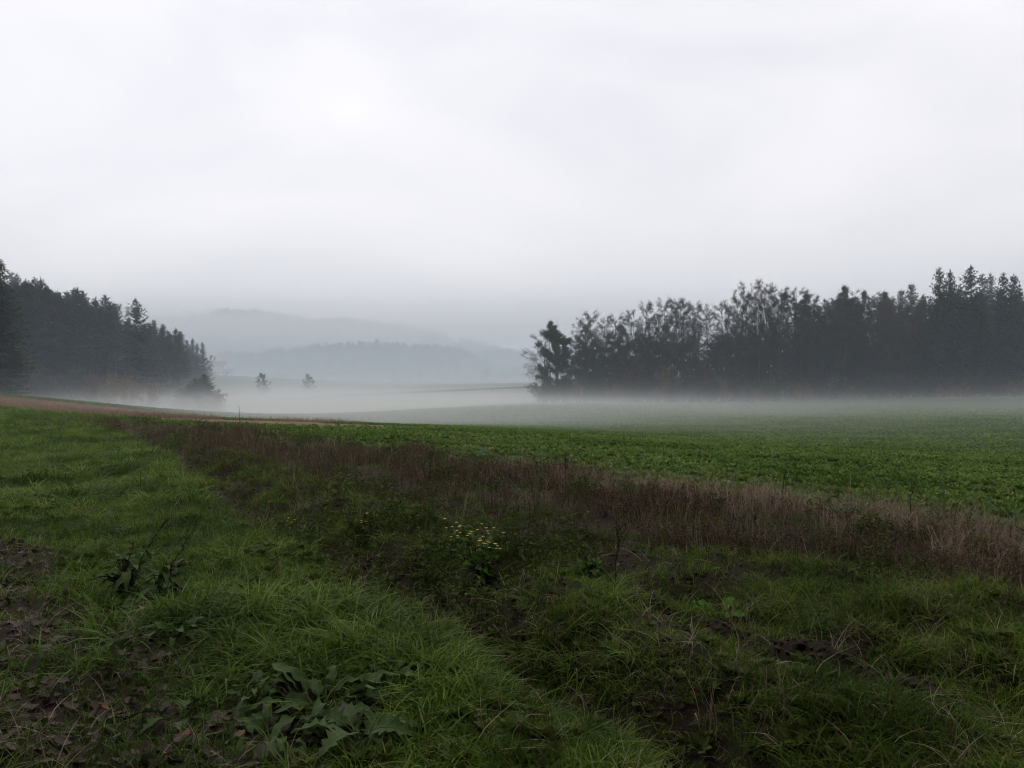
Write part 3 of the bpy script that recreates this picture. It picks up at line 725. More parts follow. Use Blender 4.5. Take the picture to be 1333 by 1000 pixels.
bank('cloud_bank', (-2300, 1160, 5), (2300, 1560, 195), 0.0055, 0, 34, (1, 1, 1.0), (0.0012, 0.002, 0.008), 50, 'pale bank of low cloud between the two hills', 0.5, True, 74, fade=(0.1, 0.2))

# ------------------------------------------------------------------- hills
def hill(name, fn, x0, x1, y0, y1, nx, ny, label, tree_n, seed, tree_h):
    X, Y = np.meshgrid(np.linspace(x0, x1, nx), np.linspace(y0, y1, ny))
    Z = fn(X, Y)
    i = np.arange(ny - 1)[:, None] * nx; j = np.arange(nx - 1)[None]
    f = np.stack([i + j, i + j + 1, i + nx + j + 1, i + nx + j], -1).reshape(-1, 4)
    mb = MB(); mb.add(np.stack([X, Y, Z], -1).reshape(-1, 3), f)
    tag(mb.build(name, M['hill'], None, True), label, None, None, 'structure')
    rs = np.random.RandomState(seed)
    x = rs.uniform(x0, x1, tree_n); y = rs.uniform(y0, y1, tree_n); z = fn(x, y)
    return np.stack([x, y, z], -1)
M['hill'] = rough_mat('hill', (0.025, 0.035, 0.02), (0.05, 0.05, 0.03), 0.02, 0.9, 0)
def gs(x, c, s): return np.exp(-((x - c) / s) ** 2)
def hill_near(x, y):
    prof = 24 * gs(x, -165, 120) + 8 * gs(x, -75, 38) + 16 * gs(x, -380, 200)
    return -14 + prof * gs(y, 1000, 130) * 1.22 + 3 * (fbm(vn1, x * 0.01, y * 0.01, 3) - 0.5)
def hill_mid(x, y):
    return -16 + (26 * gs(x, 60, 190) + 14 * gs(x, -30, 40)) * gs(y, 1320, 110) + 6 * (fbm(vn2, x * 0.008, y * 0.008, 3) - 0.5)
def hill_far(x, y):
    prof = 112 * sstep(300, -420, x) + 22 * gs(x, -640, 110) + 30 * gs(x, -1500, 500)
    return -10 + prof * gs(y, 1850, 230) + 12 * (fbm(vn3, x * 0.004, y * 0.004, 3) - 0.5)
wood_pts = []
wood_pts.append((hill('near_hill', hill_near, -640, 20, 860, 1160, 100, 50, 'low wooded hill rising dimly out of the valley mist', 2600, 71, 18), 0.75))
wood_pts.append((hill('middle_hill', hill_mid, -120, 420, 1220, 1440, 80, 40, 'faint second hill behind the low wooded hill', 1500, 72, 18), 0.8))
wood_pts.append((hill('far_hill', hill_far, -2200, 420, 1620, 2150, 160, 60, 'very faint long high ridge above the bank of cloud', 5200, 73, 18), 0.9))

# --------------------------------------------------- scattered ground cover
SRC = {}
def source_collection(name, meshes):
    c = bpy.data.collections.new(name)
    for i, me in enumerate(meshes):
        o = bpy.data.objects.new('%s_%02d' % (name, i), me); c.objects.link(o)
    return c
def scatter(name, pts, rot, scl, idx, coll, label):
    """one object whose points carry the plants of a source collection"""
    n = len(pts); me = bpy.data.meshes.new(name)
    me.vertices.add(n); me.vertices.foreach_set('co', np.asarray(pts, np.float32).ravel())
    a = me.attributes.new('rot', 'FLOAT_VECTOR', 'POINT'); a.data.foreach_set('vector', np.asarray(rot, np.float32).ravel())
    scl = np.asarray(scl, np.float32)
    if scl.ndim == 1: scl = np.repeat(scl[:, None], 3, 1)
    a = me.attributes.new('scl', 'FLOAT_VECTOR', 'POINT'); a.data.foreach_set('vector', scl.ravel())
    a = me.attributes.new('idx', 'INT', 'POINT'); a.data.foreach_set('value', np.asarray(idx, np.int32))
    o = link(name, me); tag(o, label, None, None, 'stuff')
    g = bpy.data.node_groups.new(name, 'GeometryNodeTree')
    g.interface.new_socket('Geometry', in_out='INPUT', socket_type='NodeSocketGeometry')
    g.interface.new_socket('Geometry', in_out='OUTPUT', socket_type='NodeSocketGeometry')
    gi = g.nodes.new('NodeGroupInput'); go = g.nodes.new('NodeGroupOutput')
    iop = g.nodes.new('GeometryNodeInstanceOnPoints'); ci = g.nodes.new('GeometryNodeCollectionInfo')
    ci.inputs['Collection'].default_value = coll; ci.inputs['Separate Children'].default_value = True; ci.inputs['Reset Children'].default_value = True
    def attr(nm, ty):
        q = g.nodes.new('GeometryNodeInputNamedAttribute'); q.data_type = ty; q.inputs['Name'].default_value = nm; return q.outputs[0]
    g.links.new(gi.outputs[0], iop.inputs['Points']); g.links.new(ci.outputs[0], iop.inputs['Instance'])
    iop.inputs['Pick Instance'].default_value = True
    g.links.new(attr('idx', 'INT'), iop.inputs['Instance Index'])
    e2r = g.nodes.new('FunctionNodeEulerToRotation'); g.links.new(attr('rot', 'FLOAT_VECTOR'), e2r.inputs[0]); g.links.new(e2r.outputs[0], iop.inputs['Rotation'])
    g.links.new(attr('scl', 'FLOAT_VECTOR'), iop.inputs['Scale'])
    g.links.new(iop.outputs[0], go.inputs[0])
    md = o.modifiers.new('scatter', 'NODES'); md.node_group = g
    return o

# far woods on the hills: spruce and broadleaf crowns in one mass
def crown_join(ms):
    return ms['crown']
far_src = source_collection('far_tree', [SPR[0]['crown'], SPR[2]['crown'], BRD[2]['crown'], BRDG[0]['crown']])
rs = np.random.RandomState(9)
for (p, s), nm, lab in zip(wood_pts, ('near_hill_wood', 'middle_hill_wood', 'far_hill_wood'), ('misty wood covering the low hill', 'misty wood covering the second hill', 'faint wood on the far ridge')):
    n = len(p); rot = np.zeros((n, 3)); rot[:, 2] = rs.rand(n) * 6.28
    scatter('far_wood', p, rot, (s * rs.uniform(0.6, 1.1, n))[:, None] * np.array([[1.8, 1.8, 0.85]]), rs.choice(4, n, p=[.3, .2, .3, .2]), far_src, lab)

# ---- sources of the plants near by
M['grass'] = leafy('grass_blades', [(0.038, 0.078, 0.008), (0.098, 0.168, 0.014), (0.27, 0.36, 0.075)], 0.5, 0.35, (0.42, 0.5, 0.40), 0.8, 0.06)  # palest ramp colour puts highlights on the blades into the colour
M['grass_dull'] = leafy('rough_grass', [(0.034, 0.064, 0.009), (0.082, 0.132, 0.016), (0.14, 0.185, 0.034), (0.20, 0.165, 0.075)], 0.55, 0.3, (0.45, 0.5, 0.4), 0.9, 0.03)
M['straw'] = leafy('dry_grass', [(0.16, 0.112, 0.075), (0.26, 0.19, 0.13), (0.38, 0.29, 0.205)], 0.7, 0.2)
M['dead_weed'] = leafy('dead_weed', [(0.085, 0.060, 0.042), (0.135, 0.094, 0.064), (0.26, 0.20, 0.135)], 0.9, 0.15, (0.65, 0.65, 0.6), 0.6, 0.03)
M['weed_leaf'] = leafy('weed_leaves', [(0.04, 0.07, 0.013), (0.07, 0.10, 0.018), (0.13, 0.14, 0.028)], 0.6, 0.25, (0.7, 0.7, 0.6), 0.5, 0.12)
M['crop'] = leafy('crop_leaves', [(0.068, 0.122, 0.022), (0.118, 0.19, 0.036), (0.21, 0.27, 0.075)], 0.6, 0.25, (0.6, 0.7, 0.55), 0.25, 0.08)
M['crop_yellow'] = leafy('crop_leaves_yellow', [(0.2, 0.2, 0.045), (0.3, 0.27, 0.07)], 0.5, 0.25)
M['stubble'] = leafy('stubble_straw', [(0.16, 0.105, 0.065), (0.26, 0.18, 0.115)], 0.8, 0.1)
M['litter'] = leafy('fallen_leaf_brown', [(0.034, 0.024, 0.018), (0.06, 0.041, 0.03), (0.11, 0.085, 0.068), (0.06, 0.026, 0.018)], 0.6, 0.1, None, 1, 0.08)
M['soil'] = rough_mat('soil', (0.026, 0.019, 0.013), (0.066, 0.049, 0.034), 5, 0.9, 0.12, spec=0.05)

def grass_tuft(seed, n, h0, h1, rad, b0, b1, wd, mat, seg=3, lean=0.0):
    rs = np.random.RandomState(seed); mb = MB()
    a = rs.rand(n) * 6.28; r = rad * np.sqrt(rs.rand(n))
    Pp = np.stack([np.cos(a) * r, np.sin(a) * r, np.full(n, -0.02)], -1)
    az = a + rs.randn(n) * 1.1 + lean
    blades(mb, Pp, az, rs.uniform(h0, h1, n), rs.uniform(b0, b1, n), wd * rs.uniform(0.7, 1.3, n), seg, 0, 0.5 * rs.randn(n).mean())
    return mb.mesh('tuft', [M[mat]])
def stalk_weed(seed, n, h0, h1, mat='dead_weed', branch=7, leaf=None, leafn=0):
    rs = np.random.RandomState(seed); mb = MB(); A_, B_, Rr = [], [], []; C = []
    for k in range(n):
        a = rs.rand() * 6.28; r = 0.16 * math.sqrt(rs.rand()); p = np.array([math.cos(a) * r, math.sin(a) * r, -0.02]); h = rs.uniform(h0, h1)
        tip = p + np.array([rs.randn() * 0.16 * h, rs.randn() * 0.16 * h, h])
        A_.append(p); B_.append(tip); Rr.append(0.0035)
        for b in range(branch):
            f = rs.uniform(0.3, 0.98); q = p + (tip - p) * f; l = h * rs.uniform(0.08, 0.26) * (1.25 - f)
            e = q + unit(np.array([rs.randn(), rs.randn(), 1.2])) * l
            A_.append(q); B_.append(e); Rr.append(0.0022); C += [q + (e - q) * u for u in (0.5, 0.8, 1.0)]
    twigs(mb, np.array(A_), np.array(B_), np.array(Rr), 0)
    C = np.array(C); m_ = len(C)
    flakes(mb, C, rs.randn(m_, 3), rs.randn(m_, 3), rs.uniform(0.008, 0.022, m_), rs.uniform(0.006, 0.012, m_), 0)
    if leafn:
        id_ = rs.randint(0, n, leafn); st = np.array([A_[i * (branch + 1)] for i in range(n)]); en = np.array([B_[i * (branch + 1)] for i in range(n)])
        f = rs.uniform(0.1, 0.9, leafn)[:, None]; c = st[id_] * (1 - f) + en[id_] * f
        d = rs.randn(leafn, 3); d[:, 2] = rs.uniform(-0.2, 0.7, leafn)
        flakes(mb, c, d, np.array([0, 0, 1.0]) + rs.randn(leafn, 3) * 0.4, rs.uniform(0.04, 0.10, leafn), rs.uniform(0.012, 0.028, leafn), 1, 0.08)
    return mb.mesh('weed', [M[mat], M[leaf or mat]])
def rosette(seed, n, l0, l1, wf, mat, rise=0.5, lobes=False):
    rs = np.random.RandomState(seed); mb = MB()
    a = np.arange(n) * 2.4 + rs.randn(n) * 0.3
    d = np.stack([np.cos(a), np.sin(a), rise * rs.uniform(0.3, 1.3, n)], -1)
    c = np.stack([np.cos(a) * 0.01, np.sin(a) * 0.01, np.zeros(n)], -1); l = rs.uniform(l0, l1, n)
    nn = np.array([0, 0, 1.0]) + rs.randn(n, 3) * 0.25
    flakes(mb, c, d, nn, l, l * wf, 0, 0.08)
    e = c + unit(d) * (l * 0.8)[:, None]
    return mb.mesh('rosette', [M[mat]])

EYE_FAR = 90
def pick(n, rmin, rmax, power, seed, amax=43.0):
    """points in the sector in view and a margin at its sides, thinning out with distance"""
    rs = np.random.RandomState(seed); u = rs.rand(n); k = 2 - power
    r = (rmin ** k + u * (rmax ** k - rmin ** k)) ** (1 / k)
    a = np.radians(rs.uniform(-amax, amax, n))
    return r * np.sin(a), r * np.cos(a), r, rs
CLEAR = [(px_, py_, rr_) + ground_pt(px_, py_) for px_, py_, rr_ in ((425, 925, 0.34), (345, 905, 0.2), (360, 965, 0.25), (228, 835, 0.22), (468, 968, 0.18), (232, 935, 0.16), (938, 792, 0.18), (165, 772, 0.16), (208, 776, 0.16), (500, 905, 0.14), (618, 765, 0.15), (797, 768, 0.12))] + [(0, 0, a_ * 0.95, hx, hy) for hx, hy, a_ in HEAPS]
def place(name, coll, nv, x, y, keep, r, rs, s0, s1, label, grow=0.0, tilt=0.15, zoff=0.0, hs=None, clear=True):
    keep = np.array(keep)
    for _, _, rr_, cx_, cy_ in (CLEAR if clear else []): keep &= ~((np.hypot(x - cx_, y - cy_) < rr_) & (rs.rand(len(x)) < 0.85))
    if hs is not None: hs = hs[keep]
    x, y, r = x[keep], y[keep], r[keep]; n = len(x)
    z = H(x, y) + zoff
    rot = np.stack([rs.randn(n) * tilt, rs.randn(n) * tilt, rs.rand(n) * 6.28], -1)
    s = rs.uniform(s0, s1, n) * (1 + grow * np.maximum(0, r - 6))
    if hs is not None: s = s * hs
    return scatter(name, np.stack([x, y, z], -1), rot, s, rs.randint(0, nv, n), coll, label)

lush = source_collection('lush_tuft', [grass_tuft(100 + i, 17, 0.09, 0.25, 0.085, 0.5, 1.7, 0.0105, 'grass', 4) for i in range(6)])
short = source_collection('short_tuft', [grass_tuft(120 + i, 18, 0.05, 0.14, 0.10, 0.2, 0.9, 0.0055, 'grass') for i in range(5)])
dull = source_collection('dull_tuft', [grass_tuft(140 + i, 18, 0.04, 0.14, 0.075, 0.3, 1.5, 0.0062, 'grass_dull', 4) for i in range(5)])
straw = source_collection('straw_tuft', [grass_tuft(160 + i, 16, 0.18, 0.46, 0.12, 0.05, 0.7, 0.0055, 'straw', 4) for i in range(4)])
weeds = source_collection('dead_weed', [stalk_weed(180 + i, 6, 0.08, 0.29) for i in range(6)])
yweeds = source_collection('leafy_weed', [stalk_weed(200 + i, 5, 0.14, 0.36, 'weed_leaf', 3, 'weed_leaf', 46) for i in range(5)])
ros = source_collection('rosette', [rosette(220 + i, 9, 0.05, 0.13, 0.34, 'weed_leaf') for i in range(4)])
crop = source_collection('crop_plant', [rosette(240 + i, 9, 0.05, 0.10, 0.5, 'crop', 1.1) for i in range(6)])
cropy = source_collection('yellow_crop_plant', [rosette(250 + i, 6, 0.05, 0.09, 0.5, 'crop_yellow', 1.1) for i in range(3)])
stub = source_collection('stubble', [grass_tuft(260 + i, 12, 0.08, 0.28, 0.14, 0.05, 0.5, 0.010, 'stubble', 2) for i in range(3)])

# lush grass of the bank
x, y, r, rs = pick(60000, 2.0, 75, 1.35, 301); A, B, C, D, E, PA, lip = regions(x, y); hf = 0.35 + 1.2 * sstep(0.25, 0.75, fbm(vn2, x * 0.8, y * 0.8, 4))
thin = fbm(vn4, x * 0.6, y * 0.6, 3)
tall = sstep(-3.2, -0.2, -np.abs(lip + 1.6) )
place('grass', lush, 6, x, y, (rs.rand(len(x)) < A * (1 - 0.96 * PA)) & (lip > -30), r, rs, 0.55, 1.05, 'lush green grass of the bank', 0.012, 0.15, 0, hf)
x, y, r, rs = pick(60000, 2.0, 60, 1.3, 302); A, B, C, D, E, PA, lip = regions(x, y)
place('grass', short, 5, x, y, (rs.rand(len(x)) < A * (1 - 0.75 * PA)), r, rs, 0.7, 1.3, 'short grass among the lush grass', 0.012)
# coarse arching tussocks and dead blades mixed in
coarse = source_collection('coarse_tuft', [grass_tuft(280 + i, 26, 0.14, 0.36, 0.10, 0.7, 1.9, 0.0085, 'grass', 5) for i in range(5)])
deadg = source_collection('dead_tuft', [grass_tuft(290 + i, 7, 0.10, 0.26, 0.12, 0.5, 1.8, 0.0055, 'straw', 4) for i in range(3)])
clov = source_collection('clover', [rosette(295 + i, 12, 0.03, 0.06, 0.75, 'weed_leaf', 0.9) for i in range(3)])
x, y, r, rs = pick(9000, 2.0, 40, 1.3, 321); A, B, C, D, E, PA, lip = regions(x, y); cl = fbm(vn3, x * 0.9 + 7, y * 0.9, 3)
place('grass_tussocks', coarse, 5, x, y, (rs.rand(len(x)) < (A * (0.25 + np.exp(-((lip + 0.7) / 0.7) ** 2)) + 0.18 * B) * sstep(0.42, 0.6, cl) * (1 - PA)), r, rs, 0.45, 0.85, 'coarse arching grass tussocks', 0.01, 0.2)
x, y, r, rs = pick(9000, 2.0, 40, 1.3, 322); A, B, C, D, E, PA, lip = regions(x, y)
place('dead_grass', deadg, 3, x, y, (rs.rand(len(x)) < 0.4 * A + 0.5 * B + 0.15 * PA), r, rs, 0.5, 1.0, 'dead straw blades between the green grass', 0.01, 0.35)
x, y, r, rs = pick(9000, 2.0, 20, 1.3, 323); A, B, C, D, E, PA, lip = regions(x, y); cl = fbm(vn1, x * 1.1 + 3, y * 1.1, 3)
place('clover', clov, 3, x, y, (rs.rand(len(x)) < (A + 0.5 * B) * (1 - PA) * sstep(0.48, 0.62, cl)), r, rs, 0.6, 1.4, 'patches of clover in the grass', 0.0, 0.2, 0.03)
# rough strip
x, y, r, rs = pick(75000, 2.0, 45, 1.3, 303); A, B, C, D, E, PA, lip = regions(x, y); cl = fbm(vn1, x * 0.75 + 9, y * 0.75, 4); hf = 0.5 + 0.8 * sstep(0.35, 0.65, cl)
rw = fbm(vn2, x * 0.5 + 40, y * 0.5, 2) * 0.5 - 0.25; gully = np.clip(np.exp(-((lip - 0.38 + rw) / 0.28) ** 2) + 0.7 * np.exp(-((lip - 2.2 + rw) / 0.35) ** 2), 0, 1); ridge = np.exp(-((lip - 1.25 + rw) / 0.42) ** 2) + 0.6 * np.exp(-((lip - 3.1 + rw) / 0.5) ** 2)
place('rough_grass', dull, 5, x, y, (rs.rand(len(x)) < B * np.clip(sstep(0.36, 0.56, cl) + 0.8 * ridge, 0, 1) * (1 - 0.85 * gully)), r, rs, 0.7, 1.35, 'rough patchy grass of the strip with bare soil', 0.012, 0.2, 0, hf)
x, y, r, rs = pick(60000, 2.0, 40, 1.25, 313); A, B, C, D, E, PA, lip = regions(x, y); cl = fbm(vn2, x * 2.1 + 3, y * 2.1, 3)
place('rough_grass', short, 5, x, y, (rs.rand(len(x)) < (0.75 * B + 0.5 * C) * sstep(0.38, 0.62, cl) * (1 - 0.8 * np.exp(-((lip - 0.38) / 0.34) ** 2))), r, rs, 0.5, 1.1, 'sparse short grass over the bare soil', 0.012, 0.3)
x, y, r, rs = pick(16000, 2.0, 45, 1.2, 304); A, B, C, D, E, PA, lip = regions(x, y); cl = fbm(vn3, x * 0.6 + 4, y * 0.6, 4)
place('leafy_weeds', yweeds, 5, x, y, (rs.rand(len(x)) < (0.5 * B * sstep(4, 7, r) + 0.25 * C) * sstep(0.45, 0.62, cl)), r, rs, 0.6, 1.2, 'small yellow green weeds of the rough strip', 0.01)
x, y, r, rs = pick(9000, 2.0, 30, 1.2, 305); A, B, C, D, E, PA, lip = regions(x, y)
place('leafy_weeds', ros, 4, x, y, (rs.rand(len(x)) < 0.10 * B + 0.08 * A * (1 - PA) + 0.02 * PA), r, rs, 0.5, 1.2, 'low broad leaved weeds between the grass', 0.01)
# brown weeds
x, y, r, rs = pick(60000, 3.0, 60, 1.1, 306, 46); A, B, C, D, E, PA, lip = regions(x, y); cl = fbm(vn4, x * 0.5, y * 0.5, 3); hf = 0.35 + 0.75 * cl + 0.6 * sstep(0.35, 0.7, fbm(vn3, x * 1.6, y * 1.6, 3))
place('brown_weeds', weeds, 6, x, y, (rs.rand(len(x)) < C * (0.16 + 0.62 * sstep(0.3, 0.6, cl)) * (1 - 0.75 * sstep(-2.4, -0.4, side(EDGE, x, y)) * sstep(-1, 4, x)) + 0.03 * B * sstep(5, 8, r)), r, rs, 0.7, 1.1, 'dead reddish brown weeds in a long strip', 0.004, 0.12, 0, hf)
x, y, r, rs = pick(34000, 3.0, 45, 1.2, 307, 46); A, B, C, D, E, PA, lip = regions(x, y); ed = side(EDGE, x, y)
place('dry_grass', straw, 4, x, y, (rs.rand(len(x)) < np.clip(C * sstep(-2.6, -0.8, ed) * sstep(-2, 3, x) * 1.0 + 0.006 * B + 0.05 * C, 0, 1)), r, rs, 0.6, 1.1, 'pale dry grass along the edge of the crop field', 0.004)
x, y, r, rs = pick(12000, 3.0, 45, 1.1, 308, 46); A, B, C, D, E, PA, lip = regions(x, y); cl = fbm(vn2, x * 0.8, y * 0.8, 3)
place('rough_grass', dull, 5, x, y, (rs.rand(len(x)) < C * sstep(0.33, 0.55, cl)), r, rs, 0.9, 1.7, 'green grass showing between the brown weeds', 0.006)
# crop field
x, y, r, rs = pick(210000, 7.0, 130, 1.2, 309, 44); A, B, C, D, E, PA, lip = regions(x, y)
row = 0.55 + 0.45 * np.cos((x * 0.70 + y * 0.72 + 0.15 * fbm(vn4, x * 0.3, y * 0.3, 2)) * 2 * PI / 0.9)
place('crop_plants', crop, 6, x, y, (rs.rand(len(x)) < D * (0.18 + 0.82 * row ** 1.5) * (0.55 + 0.45 * sstep(0.3, 0.55, fbm(vn1, x * 0.22, y * 0.22, 4)))), r, rs, 0.6, 1.35, 'low leafy green crop covering the field', 0.010)
x, y, r, rs = pick(9000, 7.0, 60, 1.15, 310, 44); A, B, C, D, E, PA, lip = regions(x, y); cl = fbm(vn3, x * 0.25, y * 0.25, 3)
place('yellow_crop_plants', cropy, 3, x, y, (rs.rand(len(x)) < D * (sstep(0.5, 0.68, cl) * 0.6 + 0.08)), r, rs, 0.6, 1.1, 'yellowing crop plants scattered in the field', 0.006)
# stubble
x, y, r, rs = pick(36000, 40, 110, 1.0, 311, 44); A, B, C, D, E, PA, lip = regions(x, y)
place('stubble', stub, 3, x, y, (rs.rand(len(x)) < E), r, rs, 0.9, 1.7, 'pale tan stubble strip along the crest', 0.0)

# ------------------------------------------------------- plants close by
M['dock'] = leafy('dock_leaf', [(0.024, 0.050, 0.010), (0.050, 0.088, 0.020), (0.085, 0.125, 0.038)], 0.55, 0.2, None, 1, 0.10)
M['dock_old'] = leafy('dock_leaf_old', [(0.075, 0.060, 0.03), (0.06, 0.05, 0.03)], 0.6, 0.2)
M['fresh_leaf'] = leafy('fresh_leaf', [(0.055, 0.13, 0.012), (0.08, 0.165, 0.018)], 0.6, 0.3, None, 1, 0.05)
M['stalk'] = rough_mat('stalk', (0.022, 0.020, 0.012), (0.04, 0.036, 0.018), 6, 0.8, 0)
M['midrib'] = rough_mat('midrib', (0.07, 0.09, 0.035), (0.12, 0.13, 0.06), 6, 0.7, 0, spec=0.1)
M['yellow'] = leafy('yellow_petals', [(0.42, 0.32, 0.02), (0.55, 0.42, 0.03)], 0.6, 0.2)
M['tan_leaf'] = leafy('tan_leaf', [(0.24, 0.15, 0.085), (0.28, 0.18, 0.10)], 0.7, 0.1)
M['orange_leaf'] = leafy('orange_leaf', [(0.13, 0.062, 0.03), (0.16, 0.08, 0.035)], 0.7, 0.1)

def leaf_mesh(seed, W=0.3, arch=0.5, droop=0.6, wave=0.05, jag=0.0, stalk=0.18, mat='dock', nrow=9, fold=0.38, point=1.0):
    """a broad leaf of unit length lying along +X, with midrib fold, wavy or jagged edge and a stalk"""
    rs = np.random.RandomState(seed); rows = nrow; V = []
    ph = rs.rand(2) * 6
    for i in range(rows + 1):
        t = i / rows
        x = stalk + (1 - stalk) * t
        wv = W * 0.5 * (math.sin(PI * min(1, t ** 0.72 * 0.97 + 0.03)) ** (0.8 * point)) + 0.004
        if jag: wv *= 1 + jag * (1 if i % 2 else -1)
        zc = arch * x - droop * x ** 2.3
        for u in (-1, -0.5, 0, 0.5, 1):
            e = wave * (abs(u) ** 1.5) * math.sin(t * 17 + ph[0 if u < 0 else 1] + u)
            V.append((x + (0.03 * abs(u) if jag else 0), wv * u * (1 + 0.1 * math.sin(9 * t + ph[0])), zc + fold * wv * abs(u) + e))
    f = [(i * 5 + j, i * 5 + j + 1, i * 5 + 5 + j + 1, i * 5 + 5 + j) for i in range(rows) for j in range(4)]
    mb = MB(); mb.add(V, f, 0)
    p = np.array([(x, 0, arch * x - droop * x ** 2.3 + 0.004) for x in np.linspace(0, 0.92, 8)])
    tube(mb, p, 0.013 * np.linspace(1, 0.25, 8), 4, 1)
    return mb.mesh('leaf', [M[mat], M['midrib']], True)
LEAF = [leaf_mesh(400 + i, W=[0.26, 0.32, 0.22, 0.34, 0.28][i], arch=[0.7, 0.45, 0.9, 0.35, 0.6][i], droop=[0.95, 0.75, 1.0, 0.7, 1.1][i]) for i in range(5)]
LEAFJ = [leaf_mesh(410 + i, W=0.34, arch=0.5, droop=0.6, jag=0.42, nrow=12, wave=0.02) for i in range(2)]
LEAFO = leaf_mesh(420, W=0.34, arch=0.2, droop=0.3, mat='dock_old')
LEAFF = [leaf_mesh(430 + i, W=0.36, arch=0.6, droop=0.5, mat='fresh_leaf') for i in range(2)]
def leafy_plant(name, px, py, n, l0, l1, label, cat, seed, meshes, rad=0.05, pitch=(0.0, 0.6), group=None, aim=None):
    rs = np.random.RandomState(seed); x, y = ground_pt(px, py); t = empty(name, (x, y, G(x, y)))
    for k in range(n):
        me = meshes[rs.randint(len(meshes))]
        o = link('leaf', me, t); a = k * 2.4 + rs.randn() * 0.3; r = rad * math.sqrt(rs.rand())
        o.location = (math.cos(a) * r, math.sin(a) * r, 0.0 + rs.rand() * 0.03)
        o.rotation_euler = (rs.randn() * 0.3, -rs.uniform(*pitch), a + rs.randn() * 0.2)
        s = rs.uniform(l0, l1); o.scale = (s, s, s)
    return tag(t, label, cat, group)
DK = LEAF + LEAF + [LEAFO]
leafy_plant('dock_plant', 425, 925, 40, 0.14, 0.27, 'largest clump of broad wavy dock leaves at the bottom of the photo', 'dock plant', 1, DK, 0.17, (0.0, 0.9))
leafy_plant('dock_plant', 345, 905, 16, 0.11, 0.20, 'dock clump with upright pale leaves just left of the largest dock clump', 'dock plant', 2, LEAF, 0.10, (0.1, 0.9))
leafy_plant('dock_plant', 360, 965, 20, 0.12, 0.22, 'low dock clump in front of the largest dock clump at the lower border', 'dock plant', 3, DK, 0.12, (-0.1, 0.5))
leafy_plant('dock_plant', 228, 835, 18, 0.10, 0.2, 'small dark dock clump beside the muddy path, left of the largest clump', 'dock plant', 4, DK, 0.06, (0.1, 0.8))
leafy_plant('thistle_rosette', 468, 968, 10, 0.18, 0.30, 'jagged leaved rosette right beside the largest dock clump', 'thistle', 5, LEAFJ, 0.03, (0.0, 0.5))
leafy_plant('thistle_rosette', 232, 935, 8, 0.12, 0.2, 'small jagged leaved rosette on the muddy ground', 'thistle', 6, LEAFJ, 0.03, (-0.1, 0.3))
leafy_plant('dock_plant', 938, 792, 11, 0.16, 0.26, 'fresh bright green broad leaved clump in the rough strip', 'dock plant', 7, LEAFF, 0.05, (0.0, 0.5))
leafy_plant('dock_plant', 500, 905, 8, 0.14, 0.24, 'sparse dock clump in the grass right of the largest dock clump', 'dock plant', 8, DK, 0.06, (0.0, 0.6))
leafy_plant('dock_plant', 905, 968, 9, 0.10, 0.18, 'small dock clump in the rough grass at the lower border', 'dock plant', 9, LEAF, 0.06, (0.0, 0.6))
leafy_plant('dock_plant', 160, 788, 8, 0.08, 0.15, 'little dark clump with a yellow flower beside the muddy path', 'dock plant', 10, LEAF, 0.05, (0.0, 0.6))

def stalk_plant(name, px, py, stems, leafn, l0, l1, label, cat, seed, side_n=6, flowers=0, seeds=0, lift=(0.15, 0.8), meshes=None):
    """stems: list of (dx, dy, height) of each stem tip"""
    rs = np.random.RandomState(seed); x, y = ground_pt(px, py); t = empty(name, (x, y, G(x, y))); heads = []
    for (dx, dy, h) in stems:
        mb = MB(); f = np.linspace(0, 1, 7)
        b0 = rs.randn(2) * 0.025
        p = np.stack([b0[0] + dx * f ** 1.4 + 0.008 * rs.randn(7), b0[1] + dy * f ** 1.4 + 0.008 * rs.randn(7), h * f - 0.02], -1)
        tube(mb, p, 0.0055 * (1 - 0.75 * f), 5)
        A_, B_ = [], []
        for k in range(side_n):
            u = rs.uniform(0.45, 0.98); q = np.array([np.interp(u, f, p[:, i]) for i in range(3)])
            e = q + unit(np.array([rs.randn() * 0.8 + dx, rs.randn() * 0.8 + dy, 1.1])) * h * rs.uniform(0.1, 0.24); A_.append(q); B_.append(e); heads.append(e)
        heads.append(p[-1])
        if side_n: twigs(mb, np.array(A_), np.array(B_), 0.0028)
        if seeds:
            A_, B_ = np.array(A_), np.array(B_); id_ = rs.randint(0, len(A_), seeds); u = rs.rand(seeds)[:, None]
            flakes(mb, A_[id_] * (1 - u) + B_[id_] * u, rs.randn(seeds, 3), rs.randn(seeds, 3), 0.012, 0.010)
            u = rs.uniform(0.45, 1, seeds); c = np.stack([np.interp(u, f, p[:, i]) for i in range(3)], -1)
            flakes(mb, c, rs.randn(seeds, 3), rs.randn(seeds, 3), 0.014, 0.011)
        mb.build('stem', M['stalk'], t)
        for k in range(leafn):
            u = rs.uniform(0.05, 0.55) if not flowers else rs.uniform(0.05, 0.85)
            q = [np.interp(u, f, p[:, i]) for i in range(3)]
            o = link('leaf', (meshes or LEAF)[rs.randint(len(meshes or LEAF))], t); o.location = q; s = rs.uniform(l0, l1) * (1.1 - 0.6 * u); o.scale = (s, s, s)
            o.rotation_euler = (rs.randn() * 0.2, -rs.uniform(*lift), rs.rand() * 6.28)
    for k in range(flowers):
        h = heads[rs.randint(len(heads))]; c = h + np.array([rs.randn() * 0.025, rs.randn() * 0.025, rs.uniform(-0.01, 0.02)])
        mb = MB(); a = np.arange(8) / 8 * 2 * PI; d = np.stack([np.cos(a), np.sin(a), 0.15 + 0 * a], -1)
        flakes(mb, np.repeat(c[None], 8, 0), d, np.repeat([[0, 0, 1.0]], 8, 0), 0.016, 0.008)
        mb.build('flower', M['yellow'], t)
    return tag(t, label, cat)
